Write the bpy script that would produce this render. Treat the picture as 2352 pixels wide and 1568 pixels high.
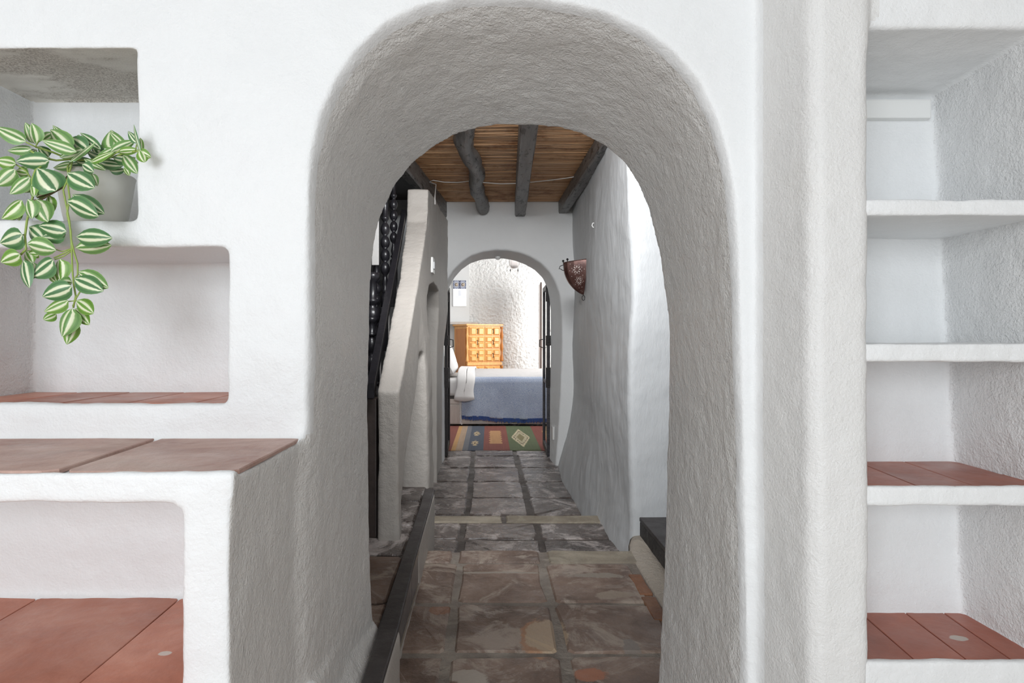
import bpy, bmesh, math, random
import numpy as np
from mathutils import Vector, Matrix, noise as mnoise

random.seed(7)
S = bpy.context.scene
for o in list(bpy.data.objects):
    bpy.data.objects.remove(o, do_unlink=True)
COL = S.collection
PI = math.pi

# ------------------------------------------------------------------ camera
F = 1420.0          # focal length in pixels of a 2352 px wide frame
VX, VY = 1124.0, 775.0
cd = bpy.data.cameras.new('camera')
cam = bpy.data.objects.new('camera', cd)
COL.objects.link(cam)
cam.location = (0, 0, 0)
cam.rotation_euler = (PI / 2, 0, 0)
cd.sensor_width = 36.0
cd.lens = F / 2352 * 36.0
cd.shift_x = (1176 - VX) / 2352
cd.shift_y = (VY - 784) / 2352
cd.clip_start = 0.02
S.camera = cam

# ------------------------------------------------------------------ world, light, exposure
W = bpy.data.worlds.new('sky')
S.world = W
W.use_nodes = True
bgn = W.node_tree.nodes['Background']
bgn.inputs[0].default_value = (0.80, 0.90, 1.0, 1)
bgn.inputs[1].default_value = 1.0
S.view_settings.view_transform = 'Standard'
S.view_settings.look = 'None'
S.view_settings.gamma = 1.0
S.view_settings.use_curve_mapping = False
S.view_settings.exposure = 0.0


def area(name, loc, target, sx, sy, power, col=(1, 1, 1), spread=180):
    d = bpy.data.lights.new(name, 'AREA')
    d.spread = math.radians(spread)
    d.shape = 'RECTANGLE'
    d.size, d.size_y, d.energy, d.color = sx, sy, power, col
    o = bpy.data.objects.new(name, d)
    COL.objects.link(o)
    o.location = loc
    o.rotation_euler = (Vector(target) - Vector(loc)).to_track_quat('-Z', 'Y').to_euler()
    return o


# daylight through the windows of the front room and the bedroom, plus two added fills
area('front_room_window_light', (-1.22, -2.45, 0.38), (-0.2, 1.2, 0.0), 1.8, 1.6, 88, (0.90, 0.955, 1.0))
area('front_room_door_light', (0.75, -2.45, 0.0), (0.1, 1.2, 0.0), 0.95, 1.9, 22, (0.92, 0.965, 1.0))
area('bedroom_window_light', (2.35, 8.9, 0.5), (-0.1, 10.8, -0.1), 1.5, 1.5, 60, (1.0, 0.99, 0.96), 120)
area('bedroom_fill_light', (0.3, 8.0, 1.55), (0.3, 8.9, -1.0), 1.4, 1.2, 34, (1.0, 0.99, 0.97), 130)  # added area light below the closed bedroom ceiling, no opening there
area('passage_fill_light', (0.0, 1.93, 1.24), (0.12, 5.3, 0.0), 0.8, 0.34, 42, (0.97, 0.985, 1.0), 125)  # unseen fill added under the closed ceiling to brighten the corridor

# ------------------------------------------------------------------ helpers


def P(px, py, D):
    return Vector(((px - VX) / F * D, D, (VY - py) / F * D))


def link_mesh(name, me, mat=None, parent=None):
    o = bpy.data.objects.new(name, me)
    COL.objects.link(o)
    if mat is not None:
        me.materials.clear()
        for m in (mat if isinstance(mat, (list, tuple)) else [mat]):
            me.materials.append(m)
    if parent is not None:
        o.parent = parent
    return o


def tag(o, label=None, cat=None, group=None, kind=None):
    if label: o['label'] = label
    if cat: o['category'] = cat
    if group: o['group'] = group
    if kind: o['kind'] = kind
    return o


def empty(name, loc, label, cat, group=None):
    o = bpy.data.objects.new(name, None)
    COL.objects.link(o)
    o.location = loc
    tag(o, label, cat, group)
    return o


def rehome(o):
    """parts are modelled in world coordinates: keep them there under a moved parent"""
    o.matrix_parent_inverse = Matrix.Translation(-Vector(o.parent.location))
    return o


def mesh_obj(name, verts, faces, mat, parent=None, smooth=False):
    me = bpy.data.meshes.new(name)
    me.from_pydata([tuple(v) for v in verts], [], faces)
    me.validate()
    me.update()
    if smooth:
        me.polygons.foreach_set('use_smooth', [True] * len(me.polygons))
    o = link_mesh(name, me, mat, parent)
    if parent is not None and parent.type == 'EMPTY':
        rehome(o)
    elif parent is not None and parent.parent is not None and parent.parent.type == 'EMPTY':
        o.matrix_parent_inverse = (Matrix.Translation(Vector(parent.parent.location)) @ parent.matrix_parent_inverse).inverted()
    return o


def bm_obj(name, bm, mat, parent=None, smooth=False):
    bmesh.ops.recalc_face_normals(bm, faces=bm.faces)
    me = bpy.data.meshes.new(name)
    bm.to_mesh(me)
    bm.free()
    if smooth:
        me.polygons.foreach_set('use_smooth', [True] * len(me.polygons))
    o = link_mesh(name, me, mat, parent)
    if parent is not None and parent.type == 'EMPTY':
        rehome(o)
    elif parent is not None and parent.parent is not None and parent.parent.type == 'EMPTY':
        o.matrix_parent_inverse = (Matrix.Translation(Vector(parent.parent.location)) @ parent.matrix_parent_inverse).inverted()
    return o


def bm_box(bm, x0, x1, y0, y1, z0, z1, M=None, bevel=0.0, seg=2):
    vs = [Vector((x, y, z)) for x in (x0, x1) for y in (y0, y1) for z in (z0, z1)]
    if M is not None:
        vs = [M @ v for v in vs]
    v = [bm.verts.new(p) for p in vs]
    fs = [bm.faces.new([v[i] for i in f]) for f in
          ((0, 1, 3, 2), (4, 6, 7, 5), (0, 4, 5, 1), (2, 3, 7, 6), (0, 2, 6, 4), (1, 5, 7, 3))]
    bmesh.ops.recalc_face_normals(bm, faces=fs)
    if bevel > 0:
        es = list({e for f in fs for e in f.edges})
        bmesh.ops.bevel(bm, geom=es, offset=bevel, segments=seg, affect='EDGES', profile=0.6)
    return fs


def box_obj(name, b, mat, parent=None, bevel=0.0, M=None, seg=2):
    bm = bmesh.new()
    bm_box(bm, *b, M=M, bevel=bevel, seg=seg)
    return bm_obj(name, bm, mat, parent)


def frames(pts):
    pts = [Vector(p) for p in pts]
    out = []
    n = len(pts)
    prev = None
    for i in range(n):
        t = (pts[min(i + 1, n - 1)] - pts[max(i - 1, 0)]).normalized()
        if prev is None:
            a = Vector((0, 0, 1)) if abs(t.z) < 0.9 else Vector((1, 0, 0))
            u = t.cross(a).normalized()
        else:
            u = (prev - t * prev.dot(t)).normalized()
        prev = u
        out.append((pts[i], u, t.cross(u).normalized()))
    return out


def bm_tube(bm, pts, r, seg=8, caps=True):
    rs = r if isinstance(r, (list, tuple)) else [r] * len(pts)
    rings = []
    for (p, u, v), rr in zip(frames(pts), rs):
        rings.append([bm.verts.new(p + (u * math.cos(a) + v * math.sin(a)) * rr)
                      for a in [2 * PI * k / seg for k in range(seg)]])
    for a, b in zip(rings, rings[1:]):
        for k in range(seg):
            bm.faces.new((a[k], a[(k + 1) % seg], b[(k + 1) % seg], b[k]))
    if caps:
        bm.faces.new(rings[0][::-1])
        bm.faces.new(rings[-1])


def tube_obj(name, pts, r, mat, parent=None, seg=8):
    bm = bmesh.new()
    bm_tube(bm, pts, r, seg)
    return bm_obj(name, bm, mat, parent, True)


def bm_lathe(bm, prof, c, seg=16, M=None):
    """prof: list of (r, z) from bottom to top, c: centre"""
    rings = []
    for r, z in prof:
        ring = []
        for k in range(seg):
            a = 2 * PI * k / seg
            v = Vector((r * math.cos(a), r * math.sin(a), z))
            if M is not None: v = M @ v
            ring.append(bm.verts.new(v + Vector(c)))
        rings.append(ring)
    for a, b in zip(rings, rings[1:]):
        for k in range(seg):
            bm.faces.new((a[k], a[(k + 1) % seg], b[(k + 1) % seg], b[k]))
    bm.faces.new(rings[0][::-1])
    bm.faces.new(rings[-1])


def lathe_obj(name, prof, c, mat, parent=None, seg=16, M=None):
    bm = bmesh.new()
    bm_lathe(bm, prof, c, seg, M)
    return bm_obj(name, bm, mat, parent, True)


def interp(x, xs, ys):
    return float(np.interp(x, xs, ys))


# ------------------------------------------------------------------ materials
class NT:
    def __init__(s, name):
        s.m = bpy.data.materials.new(name)
        s.m.use_nodes = True
        s.t = s.m.node_tree
        s.b = s.t.nodes['Principled BSDF']
        s._pos = None

    def n(s, typ, **kw):
        nd = s.t.nodes.new(typ)
        for k, v in kw.items():
            setattr(nd, k, v)
        return nd

    def link(s, a, b):
        s.t.links.new(a, b)

    def pos(s):
        if s._pos is None:
            s._pos = s.n('ShaderNodeNewGeometry').outputs['Position']
        return s._pos

    def scaled(s, sc):
        m = s.n('ShaderNodeVectorMath', operation='MULTIPLY')
        s.link(s.pos(), m.inputs[0])
        m.inputs[1].default_value = sc
        return m.outputs[0]

    def noise(s, scale, detail=3, rough=0.55, vec=None, dist=0.0):
        nd = s.n('ShaderNodeTexNoise')
        nd.inputs['Scale'].default_value = scale
        nd.inputs['Detail'].default_value = detail
        nd.inputs['Roughness'].default_value = rough
        nd.inputs['Distortion'].default_value = dist
        s.link(vec if vec is not None else s.pos(), nd.inputs['Vector'])
        return nd.outputs['Fac']

    def ramp(s, fac, stops):
        r = s.n('ShaderNodeValToRGB')
        el = r.color_ramp.elements
        while len(el) < len(stops): el.new(0.5)
        for e, (p, c) in zip(el, stops):
            e.position = p
            e.color = (*c, 1) if not isinstance(c, (int, float)) else (c, c, c, 1)
        s.link(fac, r.inputs[0])
        return r.outputs[0]

    def mix(s, fac, a, b, typ='MIX'):
        m = s.n('ShaderNodeMix', data_type='RGBA', blend_type=typ)
        for sock, v in ((m.inputs[0], fac), (m.inputs[6], a), (m.inputs[7], b)):
            if isinstance(v, (int, float)): sock.default_value = v
            elif isinstance(v, tuple): sock.default_value = (*v, 1)
            else: s.link(v, sock)
        return m.outputs[2]

    def math(s, op, a, b=0.0, clamp=False):
        m = s.n('ShaderNodeMath', operation=op, use_clamp=clamp)
        for sock, v in ((m.inputs[0], a), (m.inputs[1], b)):
            if isinstance(v, (int, float)): sock.default_value = v
            else: s.link(v, sock)
        return m.outputs[0]

    def bump(s, h, strength=0.5, dist=0.01, normal=None):
        b = s.n('ShaderNodeBump')
        b.inputs['Strength'].default_value = strength
        b.inputs['Distance'].default_value = dist
        s.link(h, b.inputs['Height'])
        if normal is not None: s.link(normal, b.inputs['Normal'])
        s.link(b.outputs[0], s.b.inputs['Normal'])
        return b.outputs[0]

    def color(s, v):
        if isinstance(v, tuple): s.b.inputs['Base Color'].default_value = (*v, 1)
        else: s.link(v, s.b.inputs['Base Color'])

    def rough(s, v):
        if isinstance(v, (int, float)): s.b.inputs['Roughness'].default_value = v
        else: s.link(v, s.b.inputs['Roughness'])


def sr(r, g, b):
    f = lambda c: ((c / 255 + 0.055) / 1.055) ** 2.4 if c > 10 else c / 255 / 12.92
    return (f(r), f(g), f(b))


def plaster_mat(name, base=(0.80, 0.805, 0.80), fine=0.35, coarse=0.3, rough=0.55, stain=0.25, vert=False, tint=(0.70, 0.66, 0.58)):
    k = NT(name)
    c = k.ramp(k.noise(2.3, 5, 0.6), [(0.35, tuple(v * 0.955 for v in base)), (0.65, base)])
    st = k.ramp(k.noise(1.1, 6, 0.65), [(0.60, 0.0), (0.78, 1.0)])
    c = k.mix(k.math('MULTIPLY', st, stain), c, tint)
    k.color(c)
    k.rough(rough)
    vec = k.scaled((1.0, 1.0, 0.35)) if vert else None
    h1 = k.noise(38, 4, 0.6, vec=vec)
    h2 = k.noise(190, 3, 0.6, vec=vec)
    n1 = k.bump(h1, coarse, 0.02)
    k.bump(h2, fine, 0.004, n1)
    return k.m


M_plaster = plaster_mat('white_plaster', base=(0.86, 0.865, 0.865), fine=0.3, coarse=0.14, stain=0.06, rough=0.45)
M_plaster_arch = plaster_mat('shaded_satin_grainy_plaster', base=(0.81, 0.792, 0.768), fine=0.85, coarse=0.40, stain=0.12, rough=0.36)  # shade of jambs and soffit mixed into a darker, warmer white
M_plaster_pillar = plaster_mat('grey_pillar_plaster', base=(0.79, 0.78, 0.765), fine=0.5, coarse=0.12, stain=0.25, rough=0.4)  # pillar plaster slightly greyer than the wall
M_plaster_rough = plaster_mat('rough_white_plaster', base=(0.84, 0.84, 0.84), fine=0.9, coarse=0.3, stain=0.06, rough=0.5)
M_arch = M_plaster
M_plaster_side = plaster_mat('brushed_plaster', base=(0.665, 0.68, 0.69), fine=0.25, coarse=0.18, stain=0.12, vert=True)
M_plaster_far = plaster_mat('corridor_plaster', base=(0.85, 0.86, 0.86), fine=0.35, coarse=0.18, stain=0.06)
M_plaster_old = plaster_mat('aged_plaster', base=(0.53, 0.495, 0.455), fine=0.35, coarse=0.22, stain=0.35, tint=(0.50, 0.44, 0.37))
M_stucco = plaster_mat('rough_stucco', base=(0.84, 0.84, 0.835), fine=0.5, coarse=0.5, stain=0.0)
M_smooth = plaster_mat('smooth_white_paint', base=(0.83, 0.84, 0.845), fine=0.1, coarse=0.05, stain=0.0)


def cement_mat():
    k = NT('bare_cement')
    a = k.noise(4, 5, 0.6, vec=k.scaled((1, 2.2, 1)))
    b = k.noise(260, 2, 0.7)
    base = k.ramp(k.noise(9, 5, 0.6, vec=k.scaled((0.5, 3, 1))), [(0.3, sr(208, 203, 195)), (0.7, sr(224, 220, 212))])
    grain = k.ramp(b, [(0.38, sr(150, 141, 132)), (0.6, sr(210, 204, 195))])
    k.color(k.mix(k.ramp(a, [(0.48, 0.0), (0.56, 0.85)]), base, grain))
    k.rough(0.85)
    k.bump(b, 0.4, 0.004)
    return k.m


M_cement = cement_mat()


def blobs(k, col, spots, amp=0.28, nscale=14):
    """worn or chipped patches with a place of their own: (x, y, rx, ry, colour)"""
    nz = k.noise(nscale, 5, 0.65)
    sep = k.n('ShaderNodeSeparateXYZ')
    k.link(k.pos(), sep.inputs[0])
    for (x, y, rx, ry, c) in spots:
        dx = k.math('MULTIPLY', k.math('SUBTRACT', sep.outputs[0], x), 1 / rx)
        dy = k.math('MULTIPLY', k.math('SUBTRACT', sep.outputs[1], y), 1 / ry)
        d = k.math('SQRT', k.math('ADD', k.math('MULTIPLY', dx, dx), k.math('MULTIPLY', dy, dy)))
        d = k.math('ADD', d, k.math('MULTIPLY', k.math('SUBTRACT', nz, 0.5), amp * 5))
        f = k.ramp(d, [(0.86, 1.0), (1.0, 0.0)])
        col = k.mix(k.math('MULTIPLY', f, 0.9), col, c)
    return col


def tile_mat(name, c1, c2, c3, lime, lime_amt, rough, spots=(), bumpv=0.3, gl=(0.25, 0.6), patch=0.0):
    k = NT(name)
    oi = k.n('ShaderNodeObjectInfo')
    n1 = k.noise(6, 6, 0.65, dist=0.6)
    base = k.ramp(n1, [(0.32, c1), (0.5, c2), (0.68, c3)])
    var = k.math('ADD', k.math('MULTIPLY', oi.outputs['Random'], 0.3), 0.85)
    vv = k.n('ShaderNodeCombineXYZ')
    for i in range(3): k.link(var, vv.inputs[i])
    base = k.mix(1.0, base, vv.outputs[0], 'MULTIPLY')
    l1 = k.ramp(k.noise(4.6, 9, 0.74, dist=0.7), [(0.555 - 0.06 * lime_amt, 0.0), (0.60, lime_amt * 0.8)])
    l2 = k.ramp(k.noise(70, 4, 0.7), [(0.60, 0.0), (0.75, 0.35 * lime_amt)])
    base = k.mix(l1, base, lime)
    base = k.mix(l2, base, lime)
    if spots: base = blobs(k, base, spots)
    k.color(base)
    k.rough(k.ramp(k.noise(7, 6, 0.7), [(0.35, gl[0]), (0.65, gl[1])]))
    n_ = k.bump(k.noise(22, 5, 0.6), bumpv, 0.02)
    k.bump(k.noise(120, 3, 0.6), bumpv, 0.004, n_)
    return k.m


TAN = sr(200, 176, 148)
ORG = sr(196, 128, 92)
near_spots = [(0.170, 2.03, 0.080, 0.14, sr(184, 140, 108)), (0.186, 2.035, 0.070, 0.128, sr(196, 174, 148)), (0.30, 1.80, 0.055, 0.035, sr(180, 120, 92)),
              (0.47, 2.36, 0.08, 0.04, sr(172, 156, 140)), (-0.175, 2.235, 0.04, 0.05, sr(160, 112, 84)), (0.45, 1.95, 0.03, 0.06, sr(150, 140, 132)),
              (0.04, 2.58, 0.20, 0.012, sr(170, 160, 148)), (-0.06, 1.78, 0.06, 0.05, sr(190, 180, 168)), (0.45, 2.55, 0.12, 0.03, sr(160, 150, 138))]
M_floor_near = tile_mat('worn_brown_floor_tile', sr(106, 86, 76), sr(136, 114, 101), sr(160, 138, 124), sr(200, 186, 172), 0.8, 0.4,
                        near_spots, 0.25, (0.30, 0.6))
M_floor_far = tile_mat('waxed_dark_floor_tile', sr(64, 56, 53), sr(88, 79, 75), sr(114, 104, 99), sr(206, 196, 192), 0.85, 0.3,  # pinkish lime: worn patches plus painted gloss from the bedroom light
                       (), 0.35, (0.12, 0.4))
M_ledge_tile = tile_mat('brown_ledge_tile', sr(160, 122, 110), sr(184, 150, 138), sr(202, 174, 162), sr(176, 160, 146), 0.25, 0.5,
                        (), 0.3, (0.35, 0.6))
M_red_tile = tile_mat('terracotta_tile', sr(174, 106, 82), sr(194, 124, 100), sr(208, 142, 118), sr(206, 180, 160), 0.15, 0.5,
                      [(-0.535, 1.02, 0.012, 0.008, sr(225, 215, 205))], 0.12, (0.3, 0.55))
M_red_small = tile_mat('terracotta_shelf_tile', sr(156, 88, 68), sr(172, 100, 80), sr(188, 114, 92), sr(200, 176, 158), 0.06, 0.5,
                       (), 0.08, (0.3, 0.5))
M_red_marked = tile_mat('limed_shelf_tile', sr(156, 88, 68), sr(172, 100, 80), sr(188, 114, 92), sr(200, 176, 158), 0.06, 0.5,
                        [(0.893, 1.175, 0.018, 0.012, sr(195, 185, 175))], 0.08, (0.3, 0.5))
M_mortar = tile_mat('lime_mortar', sr(118, 109, 101), sr(142, 133, 124), sr(168, 159, 149), sr(190, 180, 166), 0.5, 0.8, (), 0.6, (0.6, 0.9))
M_mortar_dark = tile_mat('dark_mortar', sr(66, 60, 57), sr(80, 74, 70), sr(98, 90, 86), sr(150, 140, 130), 0.4, 0.6, (), 0.6, (0.4, 0.8))
M_beige_brick = tile_mat('beige_nosing_brick', sr(128, 118, 104), sr(148, 138, 122), sr(168, 158, 142), sr(198, 188, 170), 0.4, 0.6, (), 0.4, (0.4, 0.7))
M_red_brick = tile_mat('orange_brick', sr(124, 84, 60), sr(146, 100, 72), sr(164, 118, 90), sr(190, 160, 130), 0.2, 0.6, (), 0.3, (0.4, 0.7))
M_slate = tile_mat('dark_slate', sr(56, 52, 52), sr(68, 64, 64), sr(80, 76, 76), sr(140, 134, 128), 0.06, 0.5, (), 0.12, (0.4, 0.6))
M_slate_rough = tile_mat('rough_black_stone', sr(44, 42, 42), sr(62, 60, 60), sr(82, 80, 78), sr(130, 126, 122), 0.35, 0.7, (), 0.8, (0.5, 0.8))


def simple(name, c, rough=0.5, metal=0.0, bump=None, var=0.0, emis=0.0):
    k = NT(name)
    if var > 0:
        k.color(k.ramp(k.noise(14, 5, 0.6), [(0.3, tuple(v * (1 - var) for v in c)), (0.7, tuple(min(1, v * (1 + var)) for v in c))]))
    else:
        k.color(c)
    k.rough(rough)
    k.b.inputs['Metallic'].default_value = metal
    if emis:
        k.b.inputs['Emission Color'].default_value = (*c, 1)
        k.b.inputs['Emission Strength'].default_value = emis
    if bump:
        k.bump(k.noise(bump[0], 4, 0.6), bump[1], 0.01)
    return k.m


def reed_mat():
    k = NT('split_cane')
    v = k.scaled((0.6, 75, 20))
    c = k.ramp(k.noise(1.0, 4, 0.7, vec=v), [(0.25, sr(150, 104, 72)), (0.45, sr(212, 162, 118)), (0.6, sr(234, 190, 146)), (0.8, sr(244, 216, 180))])
    d = k.ramp(k.noise(5, 5, 0.7), [(0.30, sr(190, 165, 145)), (0.5, (1, 1, 1))])
    k.color(k.mix(1.0, c, d, 'MULTIPLY'))
    k.rough(0.5)
    return k.m


M_reed = reed_mat()


def beam_mat(name, worn):
    k = NT(name)
    g = k.noise(3, 6, 0.7, vec=k.scaled((14, 1.2, 14)))
    c = k.ramp(g, [(0.3, sr(84, 81, 80)), (0.6, sr(126, 123, 121)), (0.8, sr(152, 148, 146))])
    flake = k.ramp(k.noise(9, 6, 0.75, vec=k.scaled((3, 1, 3))), [(0.60 - worn, 0.0), (0.63 - worn, 1.0)])
    k.color(k.mix(flake, c, sr(34, 31, 30)))
    k.rough(0.42)
    k.bump(g, 0.5, 0.01)
    return k.m


M_beam = beam_mat('grey_painted_beam', 0.045)
M_dark_wood = simple('black_lacquered_wood', sr(34, 33, 37), 0.32, 0, (30, 0.15), 0.2)
M_brown_wood = simple('dark_brown_wood', sr(66, 56, 52), 0.45, 0, (30, 0.2), 0.2)
M_black_panel = simple('black_stair_panel', sr(38, 38, 42), 0.35, 0, (12, 0.1), 0.15)
M_grey_board = simple('pale_grey_board', sr(170, 168, 166), 0.5, 0, (20, 0.2), 0.08)
M_iron = simple('black_iron', sr(36, 32, 32), 0.45, 0.3, (80, 0.5), 0.2)
M_iron_worn = simple('worn_grey_iron', sr(70, 68, 72), 0.4, 0.3, (80, 0.8), 0.35)
M_door_paint = simple('pale_door_paint', sr(214, 206, 202), 0.45)
M_white_plastic = simple('white_plastic', (0.82, 0.82, 0.80), 0.35)
M_cable = simple('white_cable', (0.75, 0.73, 0.70), 0.5)
M_pot = None


def pine_mat(name, c1, c2):
    k = NT(name)
    c = k.ramp(k.noise(4, 5, 0.65, vec=k.scaled((9, 9, 1.3))), [(0.3, c1), (0.7, c2)])
    k.color(c)
    k.rough(0.35)
    return k.m


M_pine = pine_mat('honey_pine', sr(206, 142, 74), sr(232, 176, 108))
M_pine_dark = pine_mat('deep_pine', sr(176, 104, 40), sr(204, 132, 62))

# ------------------------------------------------------------------ solid builders (plaster masses)
DEPS = bpy.context.evaluated_depsgraph_get


def tmp_obj(bm):
    bmesh.ops.recalc_face_normals(bm, faces=bm.faces)
    me = bpy.data.meshes.new('tmp')
    bm.to_mesh(me)
    bm.free()
    o = bpy.data.objects.new('tmp', me)
    COL.objects.link(o)
    return o


def tbox(*b, M=None, bevel=0.0, seg=3):
    bm = bmesh.new()
    bm_box(bm, *b, M=M, bevel=bevel, seg=seg)
    return tmp_obj(bm)


def prism(poly, axis, a, b):
    """extrude a polygon; axis 'x': poly is (y,z); axis 'z': poly is (x,y); axis 'y': poly is (x,z)"""
    bm = bmesh.new()
    def mk(p, t):
        return {'x': (t, p[0], p[1]), 'y': (p[0], t, p[1]), 'z': (p[0], p[1], t)}[axis]
    r0 = [bm.verts.new(mk(p, a)) for p in poly]
    r1 = [bm.verts.new(mk(p, b)) for p in poly]
    n = len(poly)
    for i in range(n):
        bm.faces.new((r0[i], r0[(i + 1) % n], r1[(i + 1) % n], r1[i]))
    bm.faces.new(r0[::-1])
    bm.faces.new(r1)
    bmesh.ops.triangulate(bm, faces=[f for f in bm.faces if len(f.verts) > 4])
    return tmp_obj(bm)


def loft(sections, n=56):
    """sections: list of (D, [(x,z)...]) open profiles from lower left over the top to lower right"""
    bm = bmesh.new()
    rings = []
    for D, prof in sections:
        q = np.array(prof, float)
        d = np.r_[0, np.cumsum(np.hypot(*np.diff(q, axis=0).T))]
        t = np.linspace(0, d[-1], n)
        rings.append([bm.verts.new((x, D, z)) for x, z in zip(np.interp(t, d, q[:, 0]), np.interp(t, d, q[:, 1]))])
    for a, b in zip(rings, rings[1:]):
        for i in range(n):
            bm.faces.new((a[i], a[(i + 1) % n], b[(i + 1) % n], b[i]))
    bm.faces.new(rings[0][::-1])
    bm.faces.new(rings[-1])
    bmesh.ops.triangulate(bm, faces=bm.faces[:])
    return tmp_obj(bm)


def bake(base, ops, voxel, smooth=4, disp=(), post=None):
    """boolean, voxel-remesh, smooth and displace a solid; returns the mesh"""
    for kind, o in ops:
        m = base.modifiers.new('b', 'BOOLEAN')
        m.operation = kind
        m.solver = 'MANIFOLD'
        m.object = o
    if voxel:
        m = base.modifiers.new('r', 'REMESH')
        m.mode = 'VOXEL'
        m.voxel_size = voxel
        m.use_smooth_shade = True
    if smooth:
        m = base.modifiers.new('s', 'SMOOTH')
        m.factor = 0.5
        m.iterations = smooth
    for sc, st, depth in disp:
        t = bpy.data.textures.new('clouds', 'CLOUDS')
        t.noise_scale = sc
        t.noise_depth = depth
        m = base.modifiers.new('d', 'DISPLACE')
        m.texture = t
        m.texture_coords = 'GLOBAL'
        m.strength = st
        m.mid_level = 0.5
    dg = DEPS()
    dg.update()
    me = bpy.data.meshes.new_from_object(base.evaluated_get(dg))
    for _, o in ops:
        bpy.data.objects.remove(o, do_unlink=True)
    bpy.data.objects.remove(base, do_unlink=True)
    if post is not None:
        co = np.empty(len(me.vertices) * 3)
        me.vertices.foreach_get('co', co)
        co = post(co.reshape(-1, 3))
        me.vertices.foreach_set('co', co.ravel())
        me.update()
    me.polygons.foreach_set('use_smooth', [True] * len(me.polygons))
    return me


def structure(name, me, mat, label=None):
    me.name = name
    o = link_mesh(name, me, mat)
    o['kind'] = 'structure'
    if label: o['label'] = label
    return o


# ================================================================== FRONT WALL with the big arch, niches, bench, shelves
outer_px = [(712, 1130), (722, 1003), (723, 900), (724, 700), (724, 500), (728, 400), (738, 320), (762, 250), (795, 185), (835, 128), (880, 82), (935, 45), (1000, 20), (1080, 8),
            (1170, 8), (1250, 14), (1330, 28), (1400, 50), (1470, 85), (1530, 130), (1575, 180), (1612, 240), (1640, 310), (1660, 390), (1672, 480),
            (1680, 600), (1684, 800), (1690, 1000), (1692, 1200), (1700, 1600)]
inner_px = [(856, 1450), (851, 1300), (847, 1100), (845, 900), (847, 700), (852, 610), (863, 540), (880, 480), (905, 425), (940, 378), (985, 342), (1040, 312), (1100, 294),
            (1180, 288), (1250, 290), (1310, 299), (1370, 322), (1420, 360), (1460, 410), (1487, 470), (1505, 540), (1520, 610), (1530, 690), (1536, 760),
            (1535, 900), (1531, 1100), (1525, 1300), (1516, 1450), (1508, 1600)]


def prof(px, D, grow=0.0, foot=-1.15):
    q = [((x - VX) / F * D, (VY - y) / F * D) for x, y in px]
    if grow:
        cx = 0.065
        q = [(x + grow * (1 if x > cx else -1) * min(1, abs(x - cx) / 0.25), z + grow * max(0, min(1, (z + 0.1) / 0.5))) for x, z in q]
    q = [(q[0][0], foot)] + q + [(q[-1][0], foot)]
    return q


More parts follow.
